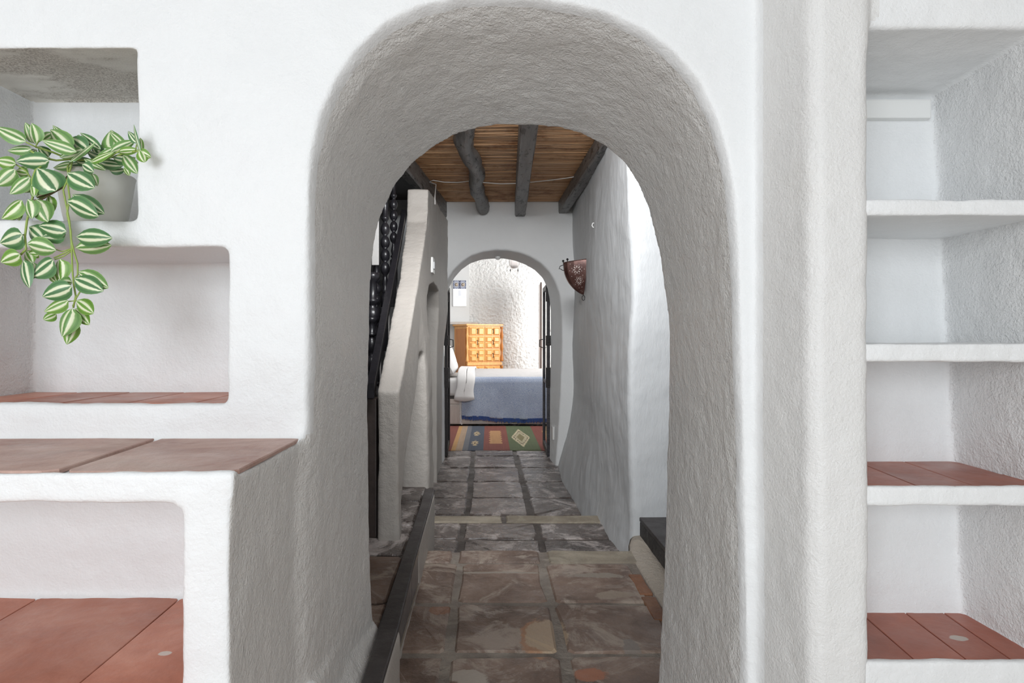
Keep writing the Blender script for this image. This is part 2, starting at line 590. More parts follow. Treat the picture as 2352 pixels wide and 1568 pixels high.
def front_wall():
    base = tbox(-1.35, 1.25, 1.22, 1.72, -1.1, 1.0)
    U, X_ = 'UNION', 'DIFFERENCE'
    ops = []
    ops.append((U, tbox(-1.35, -0.360, 0.907, 1.25, -1.1, -0.197)))
    ops.append((U, prism([(0.528, 1.25), (0.528, 1.215), (0.562, 1.095), (0.580, 1.08), (0.655, 1.08), (0.668, 1.09), (0.668, 1.25)], 'z', -1.1, 1.0)))
    ops.append((U, tbox(0.66, 1.25, 1.10, 1.25, -1.1, 1.0)))
    # big arch
    ops.append((X_, loft([(0.80, prof(outer_px, 1.22, 0.03)), (1.20, prof(outer_px, 1.22, 0.024)), (1.235, prof(outer_px, 1.22, 0.010)), (1.28, prof([(a + (c - a) * 0.12, b + (d - b) * 0.12) for (a, b), (c, d) in zip(outer_px, resample(inner_px, len(outer_px)))], 1.28, 0.0)),
                          (1.72, prof(inner_px, 1.72)), (1.90, prof(inner_px, 1.72, 0.01))])))
    # the bench side is flush with the left jamb, so the arch cutter must not bite into the bench
    # niches of the left part
    ops.append((U, loft([(D_, [(-0.45, -1.1), (a_, -1.1), (a_ - .001, -0.828), (a_ - 0.012, -0.812), ((a_ - 0.345) / 2, -0.800), (-0.340, -0.770), (-0.345, -0.70), (-0.45, -0.60)]) for D_, a_ in ((1.235, -0.342), (1.33, -0.318), (1.45, -0.297), (1.735, -0.300))], 24)))
    ops.append((X_, tbox(-1.10, -0.697, 1.10, 1.49, 0.232, 0.572)))
    ops.append((X_, tbox(-1.10, -0.517, 1.10, 1.492, -0.147, 0.178, bevel=0.012)))
    ops.append((U, tbox(-1.35, -0.50, 1.2215, 1.246, -0.20, -0.131)))       # front lip before the niche tiles
    ops.append((X_, tbox(-1.60, -0.450, 0.70, 1.245, -0.526, -0.246, bevel=0.022)))
    ops.append((X_, tbox(-1.60, -0.372, 0.924, 1.2185, -0.2055, -0.18)))
    # recess of the right part, deeper at the top
    ops.append((X_, prism([(0.9, -0.582), (1.283, -0.582), (1.375, 0.535), (1.20, 0.545), (1.10, 0.552), (0.9, 0.565)], 'x', 0.668, 0.985)))
    me = bake(base, ops, 0.0065, 2, ((0.30, 0.012, 2), (0.07, 0.005, 3), (0.022, 0.0014, 2)))
    me.materials.clear()
    n = len(me.polygons)
    cen = np.empty(n * 3); me.polygons.foreach_get('center', cen); cen = cen.reshape(-1, 3)
    nor = np.empty(n * 3); me.polygons.foreach_get('normal', nor); nor = nor.reshape(-1, 3)
    cem = (nor[:, 2] < -0.6) & (cen[:, 0] < -0.66) & (cen[:, 2] > 0.5) & (cen[:, 1] > 1.20) & (cen[:, 1] < 1.52)
    px_, py_, pz_ = cen[:, 0], cen[:, 1], cen[:, 2]
    arch = ((py_ > 1.245) & (py_ < 1.80) & (px_ > -0.40) & (px_ < 0.60)) | ((px_ > -0.42) & (px_ < -0.345) & (nor[:, 0] > 0.75) & (pz_ < -0.19))  # arch passage and bench side take the plaster with shade in its colour
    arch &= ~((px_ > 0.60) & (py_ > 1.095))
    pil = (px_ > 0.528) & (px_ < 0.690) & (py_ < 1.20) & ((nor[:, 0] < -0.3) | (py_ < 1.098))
    rgh = ((nor[:, 0] > 0.7) & (px_ < -1.05)) | ((nor[:, 0] < -0.7) & (px_ > 0.95) & (py_ < 1.40))
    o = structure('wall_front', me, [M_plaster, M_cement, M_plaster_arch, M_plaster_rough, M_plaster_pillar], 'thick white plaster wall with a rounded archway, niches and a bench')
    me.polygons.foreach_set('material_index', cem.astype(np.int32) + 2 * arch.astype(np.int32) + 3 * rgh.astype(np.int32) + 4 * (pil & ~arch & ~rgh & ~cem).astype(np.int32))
    return o


def resample(px, n):
    q = np.array(px, float)
    d = np.r_[0, np.cumsum(np.hypot(*np.diff(q, axis=0).T))]
    t = np.linspace(0, d[-1], n)
    return list(zip(np.interp(t, d, q[:, 0]), np.interp(t, d, q[:, 1])))


outer_px = resample(outer_px, 70)
inner_px = resample(inner_px, 70)
wf = front_wall()

# ------------------------------------------------------------------ tiles
def tile(name, q, z, th, mat, parent, bev=0.006, jit=0.003, tilt=0.0015):
    """q: four (x,y) corners in order; one slab with a worn, bevelled upper edge and a broken outline"""
    pts = []
    n = 4
    for i in range(n):
        a, b = Vector(q[i]), Vector(q[(i + 1) % n])
        for t in (0.04, 0.5, 0.96):
            p = a.lerp(b, t)
            pts.append(p + Vector((random.uniform(-jit, jit), random.uniform(-jit, jit))))
    c = sum(pts, Vector((0, 0))) / len(pts)
    m = len(pts)
    vs, fs = [], []
    zt = [random.uniform(-tilt, tilt) for _ in range(m)]
    for p in pts: vs.append((p.x, p.y, z - th))
    for p, h in zip(pts, zt): vs.append((p.x, p.y, z - bev * 0.8 + h))
    for p, h in zip(pts, zt):
        d = (c - p)
        d = d / max(1e-6, d.length)
        vs.append((p.x + d.x * bev, p.y + d.y * bev, z + h))
    for r in (0, 1):
        for i in range(m):
            j = (i + 1) % m
            fs.append((r * m + i, r * m + j, (r + 1) * m + j, (r + 1) * m + i))
    vs.append((c.x, c.y, z))
    for i in range(m):
        fs.append((2 * m + i, 2 * m + (i + 1) % m, 3 * m))
    fs.append(tuple(range(m))[::-1])
    return mesh_obj(name, vs, fs, mat, parent)


def R4(x0, x1, y0, y1):
    return [(x0, y0), (x1, y0), (x1, y1), (x0, y1)]


# bench top
for x0, x1 in ((-0.6465, -0.3765), (-1.06, -0.650), (-1.34, -1.064)):
    tile('tile', [(x0 + (0.012 if x0 > -1.3 and x0 < -0.6 else 0), 0.921), (x1, 0.921), (x1 + (0.004 if x1 > -0.5 else -0.010), 1.232), (x0, 1.232)],
         -0.1985, 0.007, M_ledge_tile, wf, 0.002, 0.0012, 0.0004)
# bench niche floor
for x0, x1 in ((-0.6165, -0.43), (-0.9005, -0.6195), (-1.185, -0.9035)):
    tile('tile', R4(x0, x1, 0.88, 1.245), -0.521, 0.010, M_red_tile, wf, 0.0012, 0.0008, 0.0003)
    tile('tile', R4(x0, x1, 0.60, 0.876), -0.521, 0.010, M_red_tile, wf, 0.0012, 0.0008, 0.0003)
# niche B floor
for x0, x1 in ((-0.592, -0.505), (-0.727, -0.596), (-0.859, -0.731), (-0.985, -0.863), (-1.10, -0.989)):
    tile('tile', R4(x0, x1, 1.238, 1.492), -0.1315, 0.014, M_red_tile, wf, 0.0025, 0.001, 0.0004)

# shelves on the right
def shelf(z1, z0, tiles, w=0.332):
    base = tbox(0.655, 1.0, 1.086, 1.378, z0, z1, bevel=0.003)
    ops = []
    if tiles:
        ops.append(('DIFFERENCE', tbox(0.60, 1.05, 1.100, 1.45, z1 - 0.012, z1 + 0.02)))
    me = bake(base, ops, 0.004, 2, ((0.10, 0.005, 2), (0.03, 0.0022, 2)))
    me.name = 'shelf'
    o = link_mesh('shelf', me, M_plaster, wf)
    return o


s1 = shelf(0.243, 0.215, False)
s2 = shelf(-0.011, -0.043, False)
s3 = shelf(-0.2615, -0.296, True)
s4 = shelf(-0.570, -0.66, True)
for sh, z, js, sk in ((s3, -0.2625, (0.655, 0.757, 0.858, 0.975, 1.0), 0.022), (s4, -0.571, (0.655, 0.753, 0.846, 0.925, 1.0), 0.022)):
    for a, b in zip(js, js[1:]):
        tile('tile', [(a + 0.001, 1.09), (b - 0.001, 1.09), (b - 0.001 + (sk if b < 0.99 else 0), 1.335), (a + 0.001 + (sk if a > 0.66 else 0), 1.335)], z, 0.011, (M_red_marked if sh is s4 else M_red_small), sh, 0.0015, 0.0004, 0.0002)

# painted wooden batten inside the top niche
bt = box_obj('wall_batten', (0.664, 0.968, 1.352, 1.385, 0.480, 0.522), M_white_plastic, None, 0.004)
tag(bt, 'flat white painted batten fixed across the back of the top right niche', 'batten')

# ================================================================== FRONT ROOM SHELL (behind and beside the camera)
def shell(name, b, mat):
    o = box_obj(name, b, mat)
    o['kind'] = 'structure'
    return o


shell('wall_front_left', (-2.45, -1.35, 1.22, 1.5, -1.0, 1.62), M_smooth)
shell('wall_front_right', (1.25, 2.05, 1.10, 1.5, -1.0, 1.62), M_smooth)
shell('wall_front_top', (-1.35, 1.25, 1.10, 1.72, 1.0, 1.62), M_smooth)
M_warm_wall = simple('front_room_paint', sr(158, 147, 136), 0.8)
shell('wall_room_left', (-2.6, -2.45, -2.7, 1.5, -1.0, 1.62), M_warm_wall)
shell('wall_room_right', (2.05, 2.2, -2.7, 1.5, -1.0, 1.62), M_warm_wall)
shell('ceiling_front', (-2.6, 2.2, -2.7, 1.9, 1.62, 1.72), M_smooth)
# back wall with two window openings
bw = bmesh.new()
for b in ((-2.6, -2.45, -1.0, 1.62), (-0.65, 0.35, -1.0, 1.62), (1.45, 2.2, -1.0, 1.62), (-2.45, -0.65, -1.0, 0.05), (-2.45, -0.65, 1.45, 1.62), (0.35, 1.45, 1.10, 1.62)):
    bm_box(bw, b[0], b[1], -2.7, -2.55, b[2], b[3])
o = bm_obj('wall_back', bw, M_warm_wall)
o['kind'] = 'structure'
M_terra_plain = simple('front_room_floor_paint', sr(214, 204, 194), 0.6, 0, None, 0.06)
shell('floor_front', (-2.6, 2.2, -2.7, 0.95, -1.08, -0.99), M_terra_plain)

# ================================================================== CORRIDOR
# floors: mortar beds in three levels with a step down at each nosing
bm = bmesh.new()
bm_box(bm, -0.30, 0.85, 0.80, 2.84, -1.30, -0.987)
fn = bm_obj('floor', bm, M_mortar)
fn['kind'] = 'structure'
bm = bmesh.new()
bm_box(bm, -1.0, 1.0, 2.84, 3.775, -1.32, -1.097)
fm = bm_obj('floor_middle', bm, M_mortar_dark)
fm['kind'] = 'structure'
bm = bmesh.new()
bm_box(bm, -1.0, 1.2, 3.775, 6.60, -1.34, -1.207)
ff = bm_obj('floor_far', bm, M_mortar_dark)
ff['kind'] = 'structure'

g = 0.017
xs_near = [(-0.30, -0.142), (-0.113, 0.213), (0.242, 0.60), (0.615, 0.84)]
rows_near = [(0.85, 1.21), (1.235, 1.535), (1.56, 1.90), (1.93, 2.27), (2.295, 2.68)]
for r, (y0, y1) in enumerate(rows_near):
    for c, (x0, x1) in enumerate(xs_near):
        if c == 3 and y0 > 1.8: continue
        s = 0.0
        tile('tile', R4(x0 + s, x1 + s, y0, y1), -0.98, 0.05, M_floor_near, fn, 0.010, 0.006, 0.003)
for x0, x1 in ((-0.30, -0.17), (-0.135, 0.225), (0.262, 0.66)):
    tile('tile', R4(x0, x1, 2.70, 2.845), -0.98, 0.05, M_beige_brick if x0 > 0.2 else M_floor_near, fn, 0.008, 0.004, 0.002)
for y0, y1 in ((2.36, 2.56), (2.15, 2.34)):
    tile('tile', R4(0.575, 0.625, y0, y1), -0.9785, 0.03, M_red_brick, fn, 0.004, 0.002, 0.001)

for x0, x1 in ((-0.62, -0.167), (-0.137, 0.262), (0.287, 0.70), (0.72, 0.98)):
    for y0, y1 in ((2.86, 3.335), (3.36, 3.63)):
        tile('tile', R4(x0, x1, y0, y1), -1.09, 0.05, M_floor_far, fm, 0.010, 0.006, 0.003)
for x0, x1 in ((-0.60, 0.072), (0.100, 0.70), (0.72, 0.98)):
    tile('tile', R4(x0, x1, 3.650, 3.778), -1.088, 0.06, M_beige_brick, fm, 0.008, 0.004, 0.002)
ysf = [3.80, 4.165, 4.63, 5.15, 5.70, 6.26, 6.60]
for i in range(6):
    k_ = interp(ysf[i], [3.8, 6.5], [-0.145, -0.170])
    for c, (x0, x1) in enumerate(((-0.72, k_ - 0.018), (k_ + 0.014, k_ + 0.415), (k_ + 0.45, 0.86))):
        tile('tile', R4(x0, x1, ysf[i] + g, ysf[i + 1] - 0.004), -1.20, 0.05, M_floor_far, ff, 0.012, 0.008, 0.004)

# left platform with its own tiles and the low wall with the dark cap
pf = shell('trim_platform', (-1.0, -0.31, 1.72, 3.42, -1.30, -0.83), M_mortar_dark)
ry = [1.72, 1.915, 2.335, 2.71, 3.10, 3.41]
for i in range(5):
    for x0, x1 in ((-0.615, None), (-0.96, -0.63)):
        e0, e1 = (x1, x1) if x1 else [interp(v, [1.72, 2.3, 2.9, 3.27], [-0.314, -0.328, -0.338, -0.350]) for v in (ry[i], ry[i + 1])]
        tile('tile', [(x0, ry[i] + 0.008), (e0, ry[i] + 0.008), (e1, ry[i + 1] - 0.008), (x0, ry[i + 1] - 0.008)], -0.82, 0.03, M_floor_near if i < 2 else M_floor_far, pf, 0.008, 0.004, 0.003)


def curb():
    # white plaster low wall
    base = prism([(-0.282, 1.20), (-0.252, 1.20), (-0.250, 1.73), (-0.272, 1.76), (-0.276, 2.50), (-0.281, 2.84), (-0.289, 3.272), (-0.340, 3.272), (-0.328, 2.9), (-0.318, 2.3), (-0.304, 1.72)], 'z', -1.25, -0.822)
    ops = [('DIFFERENCE', tbox(-0.284, -0.20, 1.775, 2.44, -0.975, -0.838))]
    me = bake(base, ops, 0.008, 3, ((0.15, 0.006, 2), (0.04, 0.003, 2)))
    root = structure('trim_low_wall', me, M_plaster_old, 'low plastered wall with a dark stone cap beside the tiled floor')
    # cap
    ys = [1.20, 1.43, 1.72, 1.90, 2.19, 2.60, 3.0, 3.275]
    xr = [-0.246, -0.250, -0.252, -0.258, -0.268, -0.277, -0.284, -0.290]
    xl = [-0.285, -0.296, -0.308, -0.312, -0.318, -0.324, -0.332, -0.342]
    vs, fs = [], []
    for y, a, b in zip(ys, xl, xr):
        for (x, z) in ((a, -0.825), (a, -0.803), (a + 0.003, -0.800), (b - 0.003, -0.800), (b, -0.803), (b, -0.814), (b - 0.003, -0.817), (b - 0.003, -0.825)):
            vs.append((x + random.uniform(-.0005, .0005), y, z))
    n = 8
    for i in range(len(ys) - 1):
        for j in range(n):
            fs.append((i * n + j, i * n + (j + 1) % n, (i + 1) * n + (j + 1) % n, (i + 1) * n + j))
    fs.append(tuple(range(n))[::-1]); fs.append(tuple((len(ys) - 1) * n + j for j in range(n)))
    mesh_obj('cap_stone', vs, fs, M_slate, root)
    k = NT('blue_grey_marbled_tile')
    k.color(k.ramp(k.noise(9, 6, 0.7, vec=k.scaled((3, 12, 1.6)), dist=0.8), [(0.35, sr(70, 72, 80)), (0.5, sr(122, 118, 116)), (0.65, sr(92, 92, 100))]))
    k.rough(0.3)
    for a, b in ((1.795, 2.01), (2.015, 2.225), (2.23, 2.425)):
        box_obj('tile', (-0.300, -0.2795, a, b, -0.965, -0.850), k.m, root, 0.002)
    t_ = box_obj('tile_border', (-0.300, -0.2765, 1.78, 2.44, -0.848, -0.840), M_beige_brick, root, 0.002)
    t_ = box_obj('tile_border', (-0.300, -0.2765, 1.78, 2.44, -0.975, -0.967), M_beige_brick, root, 0.002)
    return root


curb()

# rounded raised kerb and the slate step on the right
bm = bmesh.new()
pts = [(0.690, 1.70), (0.690, 2.0), (0.690, 2.3), (0.695, 2.6), (0.700, 2.82), (0.735, 2.96), (0.77, 3.08)]
rings = []
for x, y in pts:
    ring = []
    for a, h in ((-0.066, -1.0), (-0.058, -0.986), (-0.045, -0.979), (-0.015, -0.974), (0.02, -0.976), (0.06, -0.982), (0.06, -1.01)):
        ring.append(bm.verts.new((x + a + random.uniform(-.004, .004), y, h + random.uniform(-.003, .003))))
    rings.append(ring)
for a, b in zip(rings, rings[1:]):
    for i in range(6):
        bm.faces.new((a[i], a[i + 1], b[i + 1], b[i]))
    bm.faces.new((a[6], a[0], b[0], b[6]))
bm.faces.new(rings[0]); bm.faces.new(rings[-1][::-1])
kb = bm_obj('trim_kerb', bm, plaster_mat('worn_kerb_plaster', base=(0.52, 0.46, 0.39), fine=0.8, coarse=0.6, stain=0.5, rough=0.7, tint=(0.36, 0.28, 0.22)), None, True)
kb['kind'] = 'structure'

bm = bmesh.new()
bm_box(bm, 0.742, 1.30, 1.75, 3.06, -1.10, -0.903, bevel=0.012)
st = bm_obj('stone_step', bm, M_slate_rough)
tag(st, 'black stone step with a smooth slate tread at the right side of the passage', 'step')
box_obj('tread', (0.740, 1.30, 1.75, 3.06, -0.905, -0.885), M_slate, st, 0.004)

# left corridor wall: parapet rising along the stair, with an opening below it and an arched one further on
def left_wall():
    base = prism([(2.50, -1.25), (2.50, -0.22), (4.06, 0.757), (4.13, 0.88), (4.17, 1.0), (4.40, 1.03), (4.8, 1.07), (5.90, 1.11), (5.90, -1.25)], 'x', 0.0, 0.10)
    ops = [('DIFFERENCE', prism([(2.575, -0.90), (2.60, -0.70), (2.72, -0.52), (2.93, -0.36), (3.15, -0.22), (3.33, -0.08), (3.385, -0.08), (3.39, -0.90)], 'x', -0.2, 0.3)),
           ('DIFFERENCE', prism([(3.75, -1.3), (3.75, 0.10), (3.90, 0.24), (4.25, 0.36), (4.6, 0.41), (4.9, 0.40), (5.05, 0.38), (5.12, 0.25), (5.12, -1.3)], 'x', -0.2, 0.3))]

    def post(co):
        D = co[:, 1]; z = co[:, 2]; t = co[:, 0] / 0.10
        lo = np.interp(D, [2.5, 3.0, 3.30, 3.42, 3.64, 5.12, 5.35, 5.8], [-0.367, -0.368, -0.372, -0.333, -0.335, -0.434, -0.452, -0.452])
        hi = np.interp(D, [2.5, 3.0, 3.39, 4.2, 5.1, 5.8], [-0.36, -0.375, -0.385, -0.412, -0.415, -0.392])
        s = np.clip((z + 0.35) / 0.75, 0, 1); s = s * s * (3 - 2 * s)
        xin = lo * (1 - s) + hi * s
        xl = np.interp(D, [2.5, 3.39, 4.06, 4.2, 5.1, 5.8], [-0.452, -0.490, -0.545, -0.553, -0.53, -0.56])
        co = co.copy()
        co[:, 0] = xl + t * (xin - xl)
        return co
    me = bake(base, ops, 0.011, 4, ((0.35, 0.012, 2), (0.08, 0.005, 2)), post)
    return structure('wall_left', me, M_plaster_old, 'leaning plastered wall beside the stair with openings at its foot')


left_wall()


def right_wall():
    base = tbox(0.0, 0.62, 3.05, 5.90, -1.25, 1.34, bevel=0.03)

    def post(co):
        D = co[:, 1]; z = co[:, 2]; t = co[:, 0] / 0.62
        top = np.interp(D, [3.05, 4.2, 5.3, 5.9], [0.694, 0.715, 0.765, 0.795])
        foot = np.interp(D, [3.05, 3.2, 4.2, 5.3, 5.9], [0.665, 0.625, 0.615, 0.625, 0.66])
        zz = np.interp(D, [3.05, 3.4, 5.9], [0.35, 0.6, 0.9])
        s = np.clip((z + 1.2) / zz, 0, 1); s = np.sin(s * PI / 2)
        xin = foot * (1 - s) + top * s + 0.010 * np.sin(z * 5 + D * 2)
        co = co.copy()
        co[:, 0] = xin + t * (1.40 - xin)
        return co
    me = bake(base, [], 0.013, 4, ((0.45, 0.022, 2), (0.10, 0.007, 3)), post)
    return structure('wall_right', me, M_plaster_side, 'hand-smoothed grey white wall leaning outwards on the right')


right_wall()
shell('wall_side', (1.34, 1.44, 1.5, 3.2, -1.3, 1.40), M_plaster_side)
shell('wall_stair', (-1.12, -0.98, 1.5, 6.1, -1.3, 1.40), M_black_panel)

# far wall with the small arch
fo_px = [(1012, 1069), (1012, 900), (1011, 760), (1012, 705), (1019, 665), (1034, 632), (1058, 604), (1090, 584), (1125, 575), (1155, 574), (1190, 579), (1225, 592), (1252, 612),
         (1272, 640), (1284, 675), (1289, 720), (1289, 800), (1286, 900), (1280, 1000), (1274, 1069)]
fi_px = [(1021, 1061), (1021, 900), (1020, 760), (1021, 705), (1028, 665), (1042, 637), (1066, 613), (1095, 598), (1125, 593), (1155, 593), (1185, 598), (1215, 610), (1238, 628),
         (1255, 650), (1263, 680), (1265, 720), (1265, 800), (1264, 900), (1263, 1000), (1262, 1061)]
fo_px, fi_px = resample(fo_px, 48), resample(fi_px, 48)


def far_wall():
    base = tbox(-1.0, 1.35, 5.80, 6.14, -1.35, 1.50)
    ops = [('DIFFERENCE', loft([(5.6, prof(fo_px, 5.8, 0.012, -1.5)), (5.79, prof(fo_px, 5.8, 0.010, -1.5)), (5.83, prof(fo_px, 5.8, 0.0, -1.5)), (6.12, prof(fi_px, 6.12, 0, -1.5)), (6.4, prof(fi_px, 6.12, 0.004, -1.5))], 48))]
    me = bake(base, ops, 0.012, 3, ((0.45, 0.012, 2), (0.10, 0.004, 2)))
    return structure('wall_far', me, M_plaster_far, 'white plaster end wall with a rounded doorway to the bedroom')


wfar = far_wall()

# ceiling of split cane with beams
ceil = shell('ceiling', (-1.05, 1.40, 1.70, 5.85, 1.29, 1.40), M_brown_wood)
bm = bmesh.new()
y = 2.6
while y < 5.80:
    r = random.uniform(0.0055, 0.0095)
    sk = random.uniform(-0.012, 0.012)
    pts = []
    for i in range(6):
        x = -0.62 + 1.45 * i / 5
        pts.append((x, y + sk * (i / 5 - .5) + random.uniform(-.0025, .0025), 1.277 + random.uniform(-.003, .003)))
    bm_tube(bm, pts, [r * random.uniform(.85, 1.1) for _ in pts], 6)
    y += r * 1.75
rd = bm_obj('reed_matting', bm, M_reed, ceil, True)
tag(rd, 'split brown canes laid side by side', kind='stuff')


def beam(name, p0, p1, w, h, parent, xr=(0, 0)):
    """square beam from p0 to p1 (centre of its underside), hand-hewn"""
    bm = bmesh.new()
    N = 14
    rings = []
    p0, p1 = Vector(p0), Vector(p1)
    d = (p1 - p0).normalized()
    s = Vector((d.y, -d.x, 0)).normalized()
    for i in range(N + 1):
        c = p0.lerp(p1, i / N)
        ring = []
        for u, v in ((-.5, 1), (-.5, .12), (-.42, 0), (.42, 0), (.5, .12), (.5, 1)):
            q = c + s * (u * w * random.uniform(.94, 1.04)) + Vector((0, 0, v * h + random.uniform(-.002, .002)))
            ring.append(bm.verts.new(q))
        rings.append(ring)
    for a, b in zip(rings, rings[1:]):
        for i in range(6):
            bm.faces.new((a[i], a[(i + 1) % 6], b[(i + 1) % 6], b[i]))
    bm.faces.new(rings[0][::-1]); bm.faces.new(rings[-1])
    return bm_obj(name, bm, M_beam, parent, False)


beam('beam', (0.205, 3.0, 1.135), (0.288, 5.81, 1.135), 0.102, 0.14, ceil)
beam('beam', (0.735, 3.1, 1.150), (0.690, 5.81, 1.165), 0.085, 0.12, ceil)
beam('beam', (-0.66, 3.6, 1.135), (-0.435, 5.81, 1.125), 0.075, 0.15, ceil)
# crooked log
lg = [(1068, 270, 3.10), (1072, 305, 3.50), (1064, 335, 3.75), (1072, 365, 4.0), (1087, 388, 4.25), (1096, 410, 4.5), (1093, 432, 4.8), (1097, 452, 5.1), (1107, 470, 5.45), (1110, 479, 5.82)]
pts = []
for px, py, D in lg:
    v = P(px, py, D); v.z = 1.205
    pts.append(v)
fine = []
for i in range(len(pts) - 1):
    for t in (0, .33, .66):
        fine.append(pts[i].lerp(pts[i + 1], t) + Vector((random.uniform(-.003, .003), 0, random.uniform(-.004, .004))))
fine.append(pts[-1])
tube_obj('log_beam', fine, [0.056 + 0.006 * math.sin(i * 1.3) + random.uniform(-.002, .003) for i in range(len(fine))], M_beam, ceil, 14)

# cable over the canes and down the left wall
cb = []
for px, py in ((985, 418), (995, 414), (1020, 418), (1050, 419), (1076, 416), (1110, 419), (1150, 422), (1184, 421), (1222, 418), (1270, 413), (1300, 409), (1318, 406)):
    D = 1.258 * F / (VY - py)
    cb.append(P(px, py, D))
pre = [(-0.40, 4.55, 0.98), (-0.405, 4.6, 1.05), (-0.415, 4.75, 1.12), (-0.418, 4.85, 1.20)]
cable = tube_obj('ceiling_cable', pre + cb, 0.0042, M_cable, None, 6)
tag(cable, 'thin white cable strung across the cane ceiling', 'cable')

# light switch on the left wall, socket in the right jamb
sw = empty('light_switch', (-0.405, 4.42, 0.52), 'white light switch high on the left corridor wall', 'light switch')
box_obj('plate', (-0.424, -0.398, 4.37, 4.50, 0.46, 0.57), M_white_plastic, sw, 0.003); rehome(sw.children[-1])
box_obj('rocker', (-0.400, -0.391, 4.40, 4.47, 0.49, 0.54), M_smooth, sw, 0.003); rehome(sw.children[-1])
so = empty('wall_socket', (0.62, 6.0, -0.95), 'small white wall socket low in the right door jamb', 'socket')
box_obj('plate', (0.606, 0.625, 5.93, 6.03, -0.98, -0.86), M_white_plastic, so, 0.003); rehome(so.children[-1])

# hook
hk = bmesh.new()
bm_tube(hk, [(0.735, 4.22, 0.785), (0.705, 4.22, 0.78), (0.70, 4.22, 0.765), (0.708, 4.22, 0.752), (0.72, 4.22, 0.75)], 0.004, 6)
o = bm_obj('wall_hook', hk, M_white_plastic, None, True)
tag(o, 'small white painted hook sticking out of the right corridor wall', 'hook')

# ------------------------------------------------------------------ pierced metal wall lamp
def sconce():
    k = NT('rusty_pierced_metal')
    c = k.ramp(k.noise(14, 5, 0.6), [(0.3, sr(64, 38, 34)), (0.55, sr(98, 68, 62)), (0.8, sr(132, 112, 106))])
    k.color(c); k.rough(0.38); k.b.inputs['Metallic'].default_value = 0.45
    M_m = k.m
    D0 = 4.72
    xw = 0.727                        # wall side
    root = empty('wall_lamp', (xw, D0, 0.30), 'rusty brown pierced metal wall lamp tapering to a point on the right corridor wall', 'wall lamp')
    H = 17
    ztop, zbot = 0.568, 0.325
    vs, fs = [], []
    path = []
    for i in range(H + 1):
        t = i / H                      # 0 top, 1 tip
        z = ztop + (zbot - ztop) * t
        w = (1 - t ** 2.1) ** 0.75
        w = max(w, 0.012)
        # cross-section: wall-near, outer-near, outer-far, wall-far
        sec = [(0.0, -0.095), (-0.045, -0.088), (-0.095, -0.074), (-0.142, -0.056), (-0.165, -0.02), (-0.165, 0.02), (-0.142, 0.056), (-0.09, 0.08), (0.0, 0.095)]
        row = []
        for j, (a, b) in enumerate(sec):
            zz = z + (0.020 if i == 0 else 0.020 * (1 - t)) * (1 + a / 0.165)
            row.append((xw + 0.004 + a * w - 0.012 * t, D0 + b * w, zz))
        path.append(row)
        vs += row
    m = len(sec)
    for i in range(H):
        for j in range(m - 1):
            fs.append((i * m + j, i * m + j + 1, (i + 1) * m + j + 1, (i + 1) * m + j))
    body = mesh_obj('lamp_shade', vs, fs, M_m, root)
    sol = body.modifiers.new('s', 'SOLIDIFY'); sol.thickness = 0.003
    # pierced ornament: pale diamonds stand for small openings onto the light wall
    bm = bmesh.new()

    def surf(u, t):
        """u along the near face 0 (wall) .. 1 (outer edge), t down"""
        fi = t * H; i = min(int(fi), H - 1); f = fi - i
        def at(row):
            x = u * 3; j = min(int(x), 2); g_ = x - j
            return Vector(row[j]).lerp(Vector(row[j + 1]), g_)
        return at(path[i]).lerp(at(path[i + 1]), f) + Vector((-0.0012, -0.0025, 0))

    def dia(u, t, ru, rt, ang=0.0):
        ca, sa = math.cos(ang), math.sin(ang)
        q = []
        for a, b in ((1, 0), (0, .45), (-1, 0), (0, -.45)):
            q.append(bm.verts.new(surf(min(0.97, max(0.03, u + (a * ca - b * sa) * ru)), min(0.97, max(0.01, t + (a * sa + b * ca) * rt)))))
        bm.faces.new(q)
    for (cu, ct, s_) in ((0.52, 0.27, 1.0), (0.47, 0.60, 0.85)):
        for kx in range(8):
            a = kx * PI / 4
            dia(cu + math.cos(a) * .15 * s_, ct + math.sin(a) * .085 * s_, .075 * s_, .042 * s_, a)
            dia(cu + math.cos(a + .39) * .27 * s_, ct + math.sin(a + .39) * .135 * s_, .04, .022, a)
    for u, t in ((.15, .08), (.85, .08), (.2, .45), (.85, .45), (.3, .78), (.6, .8), (.5, .88), (.35, .9), (.8, .7), (.15, .62), (.12, .28), (.9, .28)):
        dia(u, t, .035, .022)
    orn = bm_obj('pierced_ornament', bm, simple('pale_openings', sr(196, 184, 178), 0.6), root)
    tag(orn, kind='stuff')
    # side ornament on the narrow face, rim, ring handle, ball finials, bottom loop
    rim = [Vector(p) for p in path[0]]
    tube_obj('rim', rim, 0.0035, M_m, root, 6)
    for p in (path[0][3], path[0][5]):
        lathe_obj('finial', [(0.001, 0), (0.003, 0.002), (0.003, 0.010), (0.008, 0.014), (0.009, 0.020), (0.006, 0.026), (0.001, 0.028)], p, M_iron, root, 8)
    c0 = Vector(path[1][4]); c1 = Vector(path[4][4])
    ring = [c0, c0 + Vector((-0.028, 0, -0.012)), c0 + Vector((-0.036, 0, -0.034)), c1 + Vector((-0.030, 0, 0.012)), c1 + Vector((-0.012, 0, 0.0)), c1]
    tube_obj('ring_handle', ring, 0.003, M_iron, root, 6)
    tip = Vector(path[-1][2])
    lp = [tip + Vector((math.sin(a) * 0.011, 0, -0.022 + math.cos(a) * 0.020)) for a in [2 * PI * i / 12 for i in range(13)]]
    tube_obj('bottom_loop', lp, 0.0028, M_iron, root, 6)


sconce()

